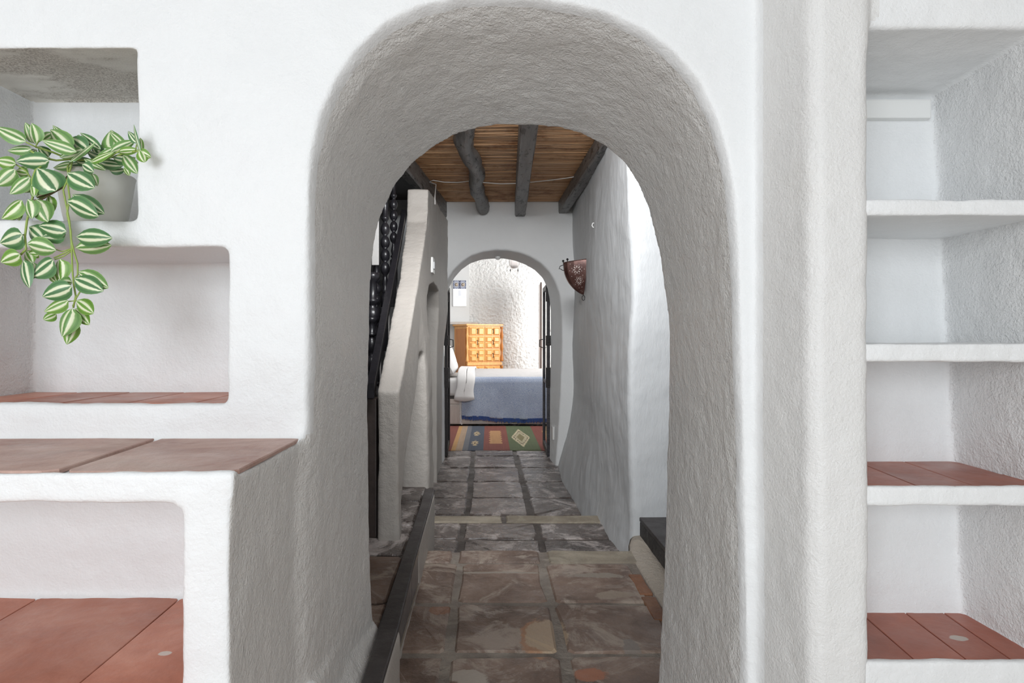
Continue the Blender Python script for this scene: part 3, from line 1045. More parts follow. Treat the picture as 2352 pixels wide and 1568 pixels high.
# ------------------------------------------------------------------ dark stair railing seen through the left of the arch
def railing():
    root = empty('stair_railing', (-0.66, 3.3, -0.82), 'black lacquered stair railing with turned balusters behind the arch edge', 'railing')
    # sloping stringer lying against the parapet wall
    def bar(name, a, b, w, h, mat):
        bm = bmesh.new()
        a, b = Vector(a), Vector(b)
        d = (b - a)
        ring = []
        for p in (a, b):
            for dx, dz in ((-w / 2, -h / 2), (w / 2, -h / 2), (w / 2, h / 2), (-w / 2, h / 2)):
                ring.append(bm.verts.new(p + Vector((dx, 0, dz))))
        for i in range(4):
            bm.faces.new((ring[i], ring[(i + 1) % 4], ring[4 + (i + 1) % 4], ring[4 + i]))
        bm.faces.new(ring[:4][::-1]); bm.faces.new(ring[4:])
        return bm_obj(name, bm, mat, root)
    bar('stringer', (-0.480, 2.50, -0.215), (-0.572, 4.15, 0.83), 0.030, 0.06, M_dark_wood)
    bar('handrail', (-0.62, 2.9, 0.62), (-0.66, 4.6, 1.30), 0.05, 0.05, M_dark_wood)

    def turned(x, y, z0, z1, s, beads):
        h = z1 - z0
        pf = [(0.9, 0.0), (0.9, 0.10), (0.55, 0.115), (0.55, 0.125), (0.85, 0.14), (0.5, 0.16), (0.7, 0.20), (0.45, 0.26)]
        a, b = 0.28, 0.74
        for i in range(beads):
            t0 = a + (b - a) * i / beads; dt = (b - a) / beads
            for q in range(7):
                f = q / 6
                pf.append((0.38 + 0.62 * math.sin(PI * f) ** 0.7, t0 + dt * f))
        pf += [(0.45, 0.75), (0.8, 0.77), (0.8, 0.785), (0.5, 0.80), (0.62, 0.88), (0.5, 0.93), (0.85, 0.95), (0.85, 1.0)]
        lathe_obj('baluster', [(r * s, z * h) for r, z in pf], (x, y, z0), M_dark_wood, root, 12)
    turned(-0.622, 4.02, 0.44, 1.06, 0.026, 4)
    turned(-0.620, 3.68, 0.18, 0.86, 0.028, 4)
    turned(-0.632, 3.46, -0.10, 0.44, 0.028, 4)
    turned(-0.612, 3.24, -0.33, 0.34, 0.042, 3)
    turned(-0.578, 3.04, -0.28, 0.10, 0.030, 2)
    for (x, y, z0) in ((-0.622, 4.02, 0.20), (-0.620, 3.68, -0.08), (-0.632, 3.46, -0.34)):
        box_obj('baluster_base', (x - 0.022, x + 0.022, y - 0.022, y + 0.022, z0, z0 + 0.26), M_dark_wood, root, 0.003); rehome(root.children[-1])
    box_obj('newel_post', (-0.555, -0.462, 2.53, 2.62, -0.82, -0.25), M_brown_wood, root, 0.005)
    bar('handrail_lower', (-0.55, 2.60, -0.28), (-0.58, 3.02, -0.24), 0.05, 0.06, M_dark_wood)


railing()
gb = box_obj('hanging_board', (-0.625, -0.588, 3.285, 3.30, 0.385, 0.70), M_grey_board, None, 0.003)
tag(gb, 'narrow pale grey board hanging among the black balusters', 'board')

# ================================================================== BEDROOM
ZB = -1.20
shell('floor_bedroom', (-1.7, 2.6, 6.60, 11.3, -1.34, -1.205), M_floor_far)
shell('wall_bedroom_left', (-1.75, -1.6, 6.14, 11.2, -1.3, 1.62), M_smooth)
# right wall of the bedroom with a window opening
bw = bmesh.new()
for b in ((6.14, 8.0, -1.3, 1.62), (9.8, 11.2, -1.3, 1.62), (8.0, 9.8, -1.3, -0.4), (8.0, 9.8, 1.3, 1.62)):
    bm_box(bw, 2.5, 2.62, b[0], b[1], b[2], b[3])
o = bm_obj('wall_bedroom_right', bw, M_smooth); o['kind'] = 'structure'
shell('wall_bedroom_front_left', (-1.7, -1.0, 6.0, 6.14, -1.3, 1.62), M_smooth)
shell('wall_bedroom_front_right', (1.35, 2.6, 6.0, 6.14, -1.3, 1.62), M_smooth)
shell('ceiling_bedroom', (-1.75, 2.62, 6.14, 11.3, 1.60, 1.70), M_smooth)


def stucco():
    nx, nz = 300, 230
    xs = np.linspace(-1.7, 2.6, nx); zs = np.linspace(-1.25, 1.62, nz)
    vs, fs = [], []
    for z in zs:
        for x in xs:
            v = Vector((x, z, 3.3))
            h = mnoise.noise(v * 22) * 0.012 + mnoise.noise(v * 48) * 0.010 + mnoise.noise(v * 2.0) * 0.02
            vs.append((x, 11.0 - h, z))
    for j in range(nz - 1):
        for i in range(nx - 1):
            a = j * nx + i
            fs.append((a, a + 1, a + nx + 1, a + nx))
    o = mesh_obj('wall_bedroom_back', vs, fs, M_stucco, None, False)
    o['kind'] = 'structure'


stucco()
shell('wall_bedroom_panel', (-1.6, -0.355, 10.88, 11.0, -1.2, 1.62), M_smooth)
shell('trim_stone_ledge', (-1.2, -0.20, 10.70, 10.99, 0.232, 0.272), simple('marble_ledge', sr(196, 192, 188), 0.4, 0, None, 0.15))
# small window of tiles and glass bricks
win = tag(box_obj('window_1', (-0.64, -0.405, 10.862, 10.885, 0.545, 1.015), M_smooth, None, 0.003), 'small window of six panes, the upper two patterned blue', kind='structure')
M_glass_lit = simple('lit_glass_brick', (0.95, 0.97, 1.0), 0.3, 0, None, 0, 0.9)
M_tile_white = simple('glazed_white_tile', sr(222, 226, 236), 0.2)
M_blue = simple('cobalt_glaze', sr(86, 98, 140), 0.3)
M_ochre = simple('pale_ochre_glaze', sr(200, 186, 170), 0.3)
for r in range(3):
    for c in range(2):
        x0 = -0.632 + c * 0.115
        z0 = 0.858 - r * 0.150
        p_ = box_obj('pane', (x0, x0 + 0.108, 10.848, 10.870, z0, z0 + 0.142), (M_tile_white if r < 1 else M_glass_lit), win, 0.003)
        if r == 0:
            cx, cz = x0 + 0.054, z0 + 0.071
            bm = bmesh.new()
            for rr, ww in ((0.046, 0.006), (0.030, 0.0)):
                if rr == 0.046:
                    bm_tube(bm, [(cx + rr * math.cos(a), 10.847, cz + rr * 1.2 * math.sin(a)) for a in [2 * PI * i / 16 for i in range(17)]], 0.004, 5, False)
            for sx in (-1, 1):
                for sz in (-1, 1):
                    bm_box(bm, cx + sx * 0.044 - 0.009, cx + sx * 0.044 + 0.009, 10.845, 10.85, cz + sz * 0.060 - 0.009, cz + sz * 0.060 + 0.009)
            for (a0, a1, b0, b1) in ((-.054, .054, .064, .070), (-.054, .054, -.070, -.064), (-.054, -.049, -.07, .07), (.049, .054, -.07, .07)):
                bm_box(bm, cx + a0, cx + a1, 10.845, 10.85, cz + b0, cz + b1)
            bm_obj('painted_border', bm, M_blue, p_)
            lathe_obj('painted_medallion', [(0.001, 0), (0.034, 0.001), (0.001, 0.002)], (cx, 10.848, cz), M_ochre, p_, 14, Matrix.Rotation(PI / 2, 3, 'X'))
        if r == 1:
            bm = bmesh.new()
            e = x0 + (0.098 if c == 0 else 0.004)
            bm_box(bm, e, e + 0.006, 10.845, 10.85, z0 + 0.02, z0 + 0.12)
            bm_box(bm, x0 + 0.01, x0 + 0.098, 10.845, 10.85, z0 + 0.006, z0 + 0.011)
            bm_obj('painted_border', bm, M_blue, p_)

# chest of drawers, turned towards the right
def dresser():
    root = empty('chest_of_drawers', (-0.10, 10.42, ZB), 'tall honey pine chest of drawers with raised panels in the bedroom', 'chest of drawers')
    ang = math.radians(24)
    # local frame: origin at front left bottom edge, x along the front, y into depth
    fl = P(1073, 800, 10.15); fl.z = ZB
    M = Matrix.Translation(fl) @ Matrix.Rotation(ang, 4, 'Z')
    Wd, Dp, Hh = 0.630, 0.62, 1.425

    def part(name, b, mat, parent=root, bevel=0.004):
        bm = bmesh.new()
        bm_box(bm, *b, M=M, bevel=bevel, seg=1)
        return bm_obj(name, bm, mat, parent)
    # orientation check: front faces -y of the local frame
    part('carcass', (0.01, Wd - 0.01, 0.012, Dp, 0.06, Hh - 0.03), M_pine, bevel=0.003)
    part('top_board', (-0.02, Wd + 0.02, -0.02, Dp + 0.01, Hh - 0.03, Hh), M_pine)
    part('side_panel', (-0.002, 0.012, 0.07, Dp - 0.07, 0.12, Hh - 0.08), M_pine_dark)
    part('plinth', (-0.01, Wd + 0.01, -0.01, Dp, 0.0, 0.07), M_pine)
    part('middle_rail', (0.0, Wd, -0.012, 0.02, 0.74, 0.785), M_pine)
    for x in (0.0, Wd):
        for (za, zb) in ((0.09, 0.73), (0.80, Hh - 0.045)):
            pf = []
            n = 26
            for i in range(n + 1):
                t = i / n
                pf.append((0.017 + 0.006 * math.sin(t * 6 * PI) + (0.006 if i in (0, 1, n - 1, n) else 0), (zb - za) * t))
            bm = bmesh.new()
            bm_lathe(bm, pf, (0, 0, 0), 10)
            for v in bm.verts: v.co = M @ (v.co + Vector((x, -0.004, za)))
            bm_obj('turned_column', bm, M_pine_dark if x > 0.1 else M_pine, root, True)
    rows = [(1.235, 1.375, 1), (1.02, 1.222, 2), (0.80, 1.005, 2), (0.56, 0.725, 1), (0.33, 0.545, 2), (0.09, 0.315, 2)]
    for z0, z1, nr in rows:
        for c in range(2):
            x0 = 0.035 + c * 0.283
            x1 = x0 + 0.276
            d_ = part('drawer', (x0, x1, -0.006, 0.03, z0, z1), M_pine)
            for r in range(nr):
                for cc in range(2):
                    a = x0 + 0.008 + cc * 0.134; b = a + 0.124
                    h = (z1 - z0 - 0.01) / nr
                    p0 = z0 + 0.008 + r * h; p1 = p0 + h - 0.008
                    bm = bmesh.new()
                    v = []
                    for (xx, yy, zz) in ((a, -0.006, p0), (b, -0.006, p0), (b, -0.006, p1), (a, -0.006, p1),
                                         (a + .028, -0.032, p0 + .016), (b - .028, -0.032, p0 + .016), (b - .028, -0.032, p1 - .016), (a + .028, -0.032, p1 - .016)):
                        v.append(bm.verts.new(M @ Vector((xx, yy, zz))))
                    for i in range(4):
                        bm.faces.new((v[i], v[(i + 1) % 4], v[4 + (i + 1) % 4], v[4 + i]))
                    bm.faces.new(v[4:]); bm.faces.new(v[:4][::-1])
                    bm_obj('raised_panel', bm, M_pine, d_)
            cx = (x0 + x1) / 2; cz = (z0 + z1) / 2
            bm = bmesh.new()
            bm_tube(bm, [M @ Vector(q) for q in ((cx, -0.008, cz + 0.034), (cx, -0.040, cz + 0.026), (cx - 0.004, -0.046, cz), (cx, -0.040, cz - 0.026), (cx, -0.02, cz - 0.04))], 0.006, 6)
            bm_obj('handle', bm, M_iron, d_, True)


dresser()

# ------------------------------------------------------------------ bed
M_linen = simple('white_linen', (0.70, 0.685, 0.68), 0.85, 0, (60, 0.15), 0.03)
M_coverlet = simple('lit_grey_coverlet', (0.50, 0.485, 0.485), 0.8, 0, (90, 0.2), 0.05)
M_bedwood = pine_mat('whitewashed_wood', sr(196, 184, 176), sr(214, 204, 196))


def throw_mat():
    k = NT('blue_woven_cotton')
    a = k.noise(230, 2, 0.7)
    c = k.ramp(a, [(0.42, sr(128, 146, 176)), (0.58, sr(196, 202, 212))])
    b = k.ramp(k.noise(1.3, 3, 0.5), [(0.3, sr(214, 214, 222)), (0.7, (1, 1, 1))])
    k.color(k.mix(1.0, c, b, 'MULTIPLY'))
    k.rough(0.9)
    return k.m


M_throw = throw_mat()


def sheet(name, xs, path, mat, parent=None, thick=0.008, wave=0.0, edge=None, kinds=None):
    """cloth swept over x; path: list of (y,z); wave grows down the front"""
    vs, fs = [], []
    q = np.array(path, float)
    d = np.r_[0, np.cumsum(np.hypot(*np.diff(q, axis=0).T))]
    n = 40
    t = np.linspace(0, d[-1], n)
    py = np.interp(t, d, q[:, 0]); pz = np.interp(t, d, q[:, 1])
    zt = pz.max()
    for i, x in enumerate(xs):
        for j in range(n):
            drop = max(0, zt - 0.10 - pz[j])
            w = wave * min(1, drop * 2.2) * (math.sin(x * 17 + 0.6 * math.sin(x * 5)) * .6 + math.sin(x * 41 + 1) * .4)
            y = py[j] - abs(w) * 0.6 - w * 0.4
            z = pz[j]
            xx = x
            if edge: xx, y, z = edge(x, i / (len(xs) - 1), j / (n - 1), y, z)
            nz = mnoise.noise(Vector((xx * 6, y * 6, z * 6))) * 0.004
            vs.append((xx, y + nz, z + (nz if j < n // 2 else 0)))
    for i in range(len(xs) - 1):
        for j in range(n - 1):
            a = i * n + j
            fs.append((a, a + 1, a + n + 1, a + n))
    o = mesh_obj(name, vs, fs, mat, parent, True)
    m = o.modifiers.new('s', 'SOLIDIFY'); m.thickness = thick; m.offset = 1
    return o


def bed():
    root = empty('bed', (0.4, 9.2, ZB), 'whitewashed wooden bed with drawers standing across the bedroom', 'bed')
    y0, y1 = 8.42, 10.02
    x0, x1 = -0.72, 1.35
    box_obj('bed_base', (x0, x1, y0, y1, ZB + 0.02, -0.90), M_bedwood, root, 0.008)
    box_obj('side_rail', (x0, x1, y0 - 0.012, y0, -0.90, -0.835), M_bedwood, root, 0.004)
    for a, b in ((-0.70, 0.32), (0.34, 1.33)):
        dr = box_obj('drawer', (a, b, y0 - 0.014, y0, ZB + 0.035, -0.915), M_bedwood, root, 0.004)
    bm = bmesh.new()
    bm_box(bm, x0 + 0.01, x1 - 0.01, y0 + 0.01, y1 - 0.01, -0.80, -0.56, bevel=0.06, seg=4)
    bm_obj('mattress', bm, M_linen, root, True)
    box_obj('slat_frame', (x0 + 0.02, x1 - 0.02, y0 + 0.04, y1 - 0.04, -0.91, -0.80), M_brown_wood, root)
    box_obj('headboard', (x0 - 0.05, x0, y0, y1, ZB, -0.25), M_bedwood, root, 0.01)
    # coverlet: pale cloth with the window light on the bed top painted in
    cv = sheet('coverlet', np.linspace(-0.42, 1.38, 60),
               [(10.08, -0.85), (10.07, -0.60), (10.0, -0.515), (9.6, -0.490), (9.1, -0.485), (8.75, -0.492), (8.52, -0.515), (8.42, -0.548), (8.395, -0.60), (8.392, -0.72)],
               M_coverlet, None, 0.010)
    tag(cv, 'grey coverlet spread over the top of the bed, window light painted in pale', 'coverlet')

    def ed(x, u, v, y, z):
        if u < 0.03: pass
        base = interp(x, [-0.36, -0.1, 0.1, 0.5, 0.9, 1.4], [-1.065, -1.072, -1.095, -1.105, -1.095, -1.10])
        zt = -0.552
        f = max(0, (zt - z) / (zt + 1.10))
        zz = zt + (base - zt) * f if z < zt else z
        xx = x - 0.03 * (1 - u) * (1 - f) * 0
        return xx, y, zz
    th = sheet('throw_blanket', np.linspace(-0.375, 1.42, 130), [(8.425, -0.538), (8.395, -0.556), (8.378, -0.60), (8.374, -0.75), (8.366, -0.95), (8.36, -1.10)],
               M_throw, None, 0.006, 0.016, ed)
    tag(th, 'woven blue throw with a dark blue fringe hanging over the side of the bed', 'throw blanket')
    bm = bmesh.new()
    x = -0.37
    while x < 1.42:
        base = interp(x, [-0.36, -0.1, 0.1, 0.5, 0.9, 1.4], [-1.065, -1.072, -1.095, -1.105, -1.095, -1.10])
        l = random.uniform(0.032, 0.056)
        w = random.uniform(0.006, 0.011)
        s = random.uniform(-.004, .004)
        bm_box(bm, x, x + w, 8.350, 8.357, base - l, base + 0.012)
        x += w * random.uniform(0.9, 1.25)
    fr = bm_obj('fringe', bm, simple('navy_fringe', sr(44, 70, 126), 0.9), th)
    tag(fr, 'dark blue fringe', kind='stuff')
    bm = bmesh.new()
    for i in range(26):
        z = -0.83 - i * 0.0125
        bm_tube(bm, [(-0.375, 8.37, z), (-0.395 + random.uniform(-.01, .006), 8.365, z - 0.012), (-0.40 + random.uniform(-.012, .01) + i * 0.0012, 8.362, z - 0.035)], 0.005, 5)
    fr2 = bm_obj('side_fringe', bm, M_linen, th)
    tag(fr2, 'white selvedge fringe', kind='stuff')

    # duvet fold
    def ed2(x, u, v, y, z):
        f = max(0, (-0.56 - z) / 0.30)
        xx = x - 0.03 * f * 0 + (0.03 * (1 - f) if u < 0.5 else -0.035 * (1 - f) * 0)
        if u > 0.9: xx -= 0.0
        zz = z - (0.02 * math.sin(u * PI) if f > 0.9 else 0)
        y2 = y - 0.035 * math.sin(min(1, u) * PI) ** 0.5
        return xx + 0.012 * math.sin(f * 5 + u * 2), y2, zz
    du = sheet('duvet', np.linspace(-0.455, -0.215, 22), [(9.9, -0.505), (9.4, -0.455), (8.9, -0.445), (8.6, -0.455), (8.46, -0.485), (8.37, -0.55), (8.345, -0.62), (8.34, -0.75), (8.335, -0.835)],
               M_linen, None, 0.02, 0.006, ed2)
    tag(du, 'white duvet folded back over the head of the bed', 'duvet')
    # pillows leaning on the headboard
    for (cx, cy, cz, ang, lab, wd) in ((-0.59, 8.82, -0.32, 62, 'front white pillow leaning at the head of the bed', 0.56),
                                       (-0.62, 9.42, -0.30, 72, 'rear white pillow propped up behind the first at the head of the bed', 0.56)):
        bm = bmesh.new()
        bmesh.ops.create_grid(bm, x_segments=14, y_segments=14, size=0.5)
        top = [v.co.copy() for v in bm.verts]
        bm.free()
        vs, fs = [], []
        N = 15
        for side in (1, -1):
            for i in range(N):
                for j in range(N):
                    u = -1 + 2 * i / (N - 1); v = -1 + 2 * j / (N - 1)
                    h = side * 0.095 * ((1 - u ** 4) * (1 - v ** 4)) ** 0.6
                    k = 1 - 0.07 * (abs(u * v)) * 0 - 0.05 * (1 - abs(u)) * (abs(v) > .99) - 0.05 * (1 - abs(v)) * (abs(u) > .99)
                    vs.append(Vector((u * 0.21 * k, v * wd / 2 * k, h)))
        for s in range(2):
            for i in range(N - 1):
                for j in range(N - 1):
                    a = s * N * N + i * N + j
                    f = (a, a + 1, a + N + 1, a + N)
                    fs.append(f if s else f[::-1])
        Mx = Matrix.Translation((cx, cy, cz)) @ Matrix.Rotation(math.radians(ang), 4, 'Y')
        o = mesh_obj('pillow', [Mx @ v for v in vs], fs, M_linen, None, True)
        tag(o, lab, 'pillow', 'pillows on the bed')


bed()

# ------------------------------------------------------------------ kilim rug
def rug():
    x0, x1, y0, y1 = -1.0, 1.25, 6.57, 8.385
    nx, ny = 190, 90
    red, gold, tan, bg, blue, green = sr(150, 74, 58), sr(214, 156, 74), sr(190, 156, 122), sr(122, 122, 128), sr(84, 92, 108), sr(104, 118, 76)
    cream, dark, olive, ora = sr(214, 196, 150), sr(70, 52, 42), sr(146, 134, 84), sr(206, 146, 78)

    def colour(x, y):
        j = 0.008 * math.sin(y * 40)
        if x < -0.83: c = green
        elif x < -0.41: c = red
        elif x < -0.36: c = gold
        elif x < -0.29: c = tan
        elif x < -0.235: c = bg
        elif x < -0.06: c = blue
        elif x < 0.215: c = red
        elif x < 0.55: c = green
        elif x < 0.95: c = red
        else: c = blue
        # motifs
        if 0.005 + j < x < 0.145 - j and 6.98 < y < 7.95: c = ora
        if 0.665 < x < 0.80 and 6.98 < y < 7.95: c = ora
        for cx, cy in ((-0.158, 7.70), (-0.163, 7.02)):
            u, v = abs(x - cx) / 0.042, abs(y - cy) / 0.20
            if u + v < 0.75 or (u < 1 and v < 1 and int((y - cy + 9) * 18) % 2 and u + v < 1.25): c = sr(204, 176, 128)
            if u + v < 0.25: c = dark
        for cx in (0.375,):
            cy = 7.42
            u, v = abs(x - cx) / 0.115, abs(y - cy) / 0.62
            s = u + v * 0.9
            if s < 0.98 and u < 0.93:
                c = cream
                if s < 0.80: c = dark if int((y + x) * 22) % 2 else cream
                if s < 0.68: c = sr(196, 182, 140)
                if s < 0.42: c = olive
        # weave variation
        n = 1 + 0.10 * mnoise.noise(Vector((x * 60, y * 3, 1))) + 0.06 * mnoise.noise(Vector((x * 8, y * 8, 5)))
        gm = (c[0] + c[1] + c[2]) / 3
        return tuple(max(0, (v * 0.74 + gm * 0.26) * n * 0.82) for v in c)
    vs, fs, cols = [], [], []
    for j in range(ny + 1):
        for i in range(nx + 1):
            x = x0 + (x1 - x0) * i / nx; y = y0 + (y1 - y0) * j / ny
            vs.append((x, y, -1.196 + 0.0025 * mnoise.noise(Vector((x * 3, y * 3, 0)))))
    for j in range(ny):
        for i in range(nx):
            a = j * (nx + 1) + i
            fs.append((a, a + 1, a + nx + 2, a + nx + 1))
            cols.append(colour(x0 + (x1 - x0) * (i + .5) / nx, y0 + (y1 - y0) * (j + .5) / ny))
    k = NT('kilim_wool')
    at = k.n('ShaderNodeAttribute', attribute_name='weave')
    k.color(at.outputs['Color'])
    k.rough(0.95)
    k.bump(k.noise(120, 2, 0.5, vec=k.scaled((3, 1, 1))), 0.5, 0.004)
    o = mesh_obj('kilim_rug', vs, fs, k.m)
    ca = o.data.color_attributes.new('weave', 'FLOAT_COLOR', 'CORNER')
    arr = np.repeat(np.array([(*c, 1) for c in cols], np.float32), 4, axis=0)
    ca.data.foreach_set('color', arr.ravel())
    m = o.modifiers.new('s', 'SOLIDIFY'); m.thickness = 0.007; m.offset = -1
    tag(o, 'striped red, gold, blue and green kilim rug beside the bed', 'rug')


rug()

# ------------------------------------------------------------------ iron framed glazed door leaves opened into the bedroom
def glass_mat():
    k = NT('clear_glass')
    k.color((0.95, 0.97, 0.97)); k.rough(0.02)
    k.b.inputs['Transmission Weight'].default_value = 1.0
    k.b.inputs['IOR'].default_value = 1.03
    k.b.inputs['Specular IOR Level'].default_value = 0.1
    return k.m


M_glass = glass_mat()


def leaf_door(name, x_h, x_e, label, mat):
    y_h, y_e = 6.17, 6.86
    n_ = Vector((x_e - x_h, y_e - y_h, 0))
    L = n_.length
    M = Matrix.Translation((x_h, y_h, 0)) @ Matrix.Rotation(math.atan2(n_.y, n_.x), 4, 'Z')
    z0, z1 = -1.185, 0.545
    bm = bmesh.new()
    bm_box(bm, 0, 0.045, -0.016, 0.016, z0, z1, M, 0.002)
    bm_box(bm, L - 0.05, L, -0.016, 0.016, z0, z1, M, 0.002)
    bm_box(bm, 0.045, L - 0.05, -0.014, 0.014, z0, z0 + 0.06, M)
    bm_box(bm, 0.045, L - 0.05, -0.014, 0.014, z1 - 0.05, z1, M)
    bm_box(bm, 0.045, L - 0.05, -0.010, 0.010, -0.48, -0.45, M)
    root = bm_obj(name, bm, mat)
    root['kind'] = 'structure'
    root['label'] = label
    def sub(nm, boxes, mt):
        b = bmesh.new()
        for q in boxes: bm_box(b, *q, M)
        o = bm_obj(nm, b, mt, root)
    sub('glass_pane', [(0.045, L - 0.05, -0.003, 0.003, -0.45, z1 - 0.05)], M_glass)
    sub('glass_pane', [(0.045, L - 0.05, -0.003, 0.003, z0 + 0.06, -0.48)], M_glass)
    for z in (0.36, -0.08, -0.50):
        sub('hinge', [(-0.012, 0.02, -0.026, 0.026, z, z + 0.20 if z != -0.08 else z + 0.10)], M_iron)
    b = bmesh.new()
    s = 1 if x_h < 0 else -1
    s = -1 if x_h < 0 else 1
    bm_tube(b, [M @ Vector(q) for q in ((L - 0.03, s * 0.016, -0.02), (L - 0.03, s * 0.05, -0.025), (L - 0.03, s * 0.052, -0.10), (L - 0.03, s * 0.016, -0.11))], 0.006, 6)
    bm_obj('handle', b, M_iron, root, True)
    return root


leaf_door('door_1', -0.432, -0.452, 'left glazed door leaf with a black iron edge opened into the bedroom', M_iron)
leaf_door('door_2', 0.590, 0.607, 'right glazed door leaf with a worn iron edge opened into the bedroom', M_iron_worn)
# far door standing open at the right side of the bedroom
d3 = box_obj('door_3', (0.842, 0.895, 9.95, 10.55, ZB, 0.895), M_door_paint, None, 0.004)
d3['kind'] = 'structure'
d3['label'] = 'pale painted door standing open behind the foot of the bed'
box_obj('edge_strip', (0.828, 0.842, 10.0, 10.04, ZB, 0.895), simple('dark_brown_edge', sr(70, 34, 26), 0.5), d3)
tube_obj('handle', [(0.882, 9.955, -0.04), (0.880, 9.90, -0.045), (0.880, 9.90, -0.17), (0.882, 9.955, -0.175)], 0.009, M_iron, d3, 6)

# ceiling lamp in the bedroom, only its bowl shows under the arch
lampr = empty('ceiling_lamp', (0.345, 8.55, 1.60), 'pale bowl ceiling lamp with two pull cords seen through the top of the far arch', 'lamp')
lathe_obj('lamp_bowl', [(0.004, 0.0), (0.03, 0.004), (0.055, 0.02), (0.068, 0.045), (0.070, 0.10), (0.066, 0.14), (0.03, 0.15)], (0.345, 8.55, 0.955), simple('opal_glass', sr(196, 190, 188), 0.3), lampr, 20)
lathe_obj('stem', [(0.012, 0), (0.012, 0.46), (0.05, 0.47), (0.05, 0.50)], (0.345, 8.55, 1.10), M_white_plastic, lampr, 10)
for x in (0.288, 0.392):
    tube_obj('pull_cord', [(x, 8.48, 1.1), (x, 8.48, 0.94)], 0.0015, M_cable, lampr, 5)
    lathe_obj('cord_knob', [(0.002, 0), (0.007, 0.006), (0.006, 0.03), (0.002, 0.036)], (x, 8.48, 0.905), M_iron, lampr, 8)

# small white fitting at the crown of the far arch
o = lathe_obj('ceiling_fitting', [(0.004, 0), (0.022, 0.006), (0.026, 0.022), (0.030, 0.045)], (0.083, 6.06, 0.762), M_white_plastic, None, 14)
tag(o, 'small white round fitting at the crown of the far archway', 'light fitting')

# ================================================================== THE PLANT
def leaf_mat(name, g1, g2, cream):
    k = NT(name)
    uv = k.n('ShaderNodeUVMap')
    sep = k.n('ShaderNodeSeparateXYZ')
    k.link(uv.outputs[0], sep.inputs[0])
    u = k.math('ABSOLUTE', k.math('SUBTRACT', k.math('MULTIPLY', sep.outputs[0], 2.0), 1.0))
    nz = k.math('MULTIPLY', k.math('SUBTRACT', k.noise(60, 2, 0.5), 0.5), 0.06)
    u = k.math('ADD', u, nz)
    # bands: green midrib, cream stripe, green margin
    gr = k.ramp(u, [(0.0, g1), (0.5, g2), (0.75, g1), (1.0, g2)])
    ln = k.ramp(k.math('FRACT', k.math('MULTIPLY', u, 9.0)), [(0.0, 0.78), (0.5, 1.0), (1.0, 0.85)])
    gr = k.mix(1.0, gr, ln, 'MULTIPLY')
    band = k.ramp(u, [(0.14, 0.0), (0.22, 1.0), (0.42, 1.0), (0.52, 0.0)])
    k.color(k.mix(band, gr, cream))
    k.rough(0.38)
    k.b.inputs['Subsurface Weight'].default_value = 0.0
    return k.m


CREAM = sr(226, 230, 196)
LM = [leaf_mat('dark_green_striped_leaf', sr(74, 122, 74), sr(106, 150, 94), CREAM),
      leaf_mat('mid_green_striped_leaf', sr(100, 146, 76), sr(138, 176, 104), CREAM),
      leaf_mat('bright_green_striped_leaf', sr(104, 152, 58), sr(140, 178, 84), CREAM)]
M_vine = simple('green_vine', sr(150, 172, 84), 0.5)
M_vine_dark = simple('brown_vine', sr(96, 84, 52), 0.6)


def C2(x, y, D):
    """point of the plant given in the frame of a close view of it"""
    return P(x * 0.37004, 250 + y * 0.37004, D)


def make_leaf(b, t, w, mat, parent, tilt, fold, curl):
    N_, V_ = 7, 6
    d = (t - b)
    L = d.length
    d.normalize()
    nrm = Vector((0, -1, 0))
    nrm = (nrm - d * nrm.dot(d)).normalized()
    side = d.cross(nrm).normalized()
    R = Matrix.Rotation(tilt, 3, d)
    nrm, side = R @ nrm, R @ side
    vs, uvs, fs = [], [], []
    for i in range(N_ + 1):
        v = i / N_
        ww = w * 0.5 * (math.sin(PI * min(1, v ** 0.78)) ** 0.72) if 0 < v < 1 else 0.0006
        for j in range(V_ + 1):
            u = -1 + 2 * j / V_
            h = -fold * abs(u) * ww - 0.25 * ww * u * u + curl * L * (math.sin(PI * v) * 0.6)
            vs.append(b + d * (L * v) + side * (u * ww) + nrm * h)
            uvs.append((j / V_, v))
    for i in range(N_):
        for j in range(V_):
            a = i * (V_ + 1) + j
            fs.append((a, a + 1, a + V_ + 2, a + V_ + 1))
    o = mesh_obj('leaf', vs, fs, mat, parent, True)
    uvl = o.data.uv_layers.new(name='UVMap')
    for poly in o.data.polygons:
        for li, vi in zip(poly.loop_indices, poly.vertices):
            uvl.data[li].uv = uvs[vi]
    return o


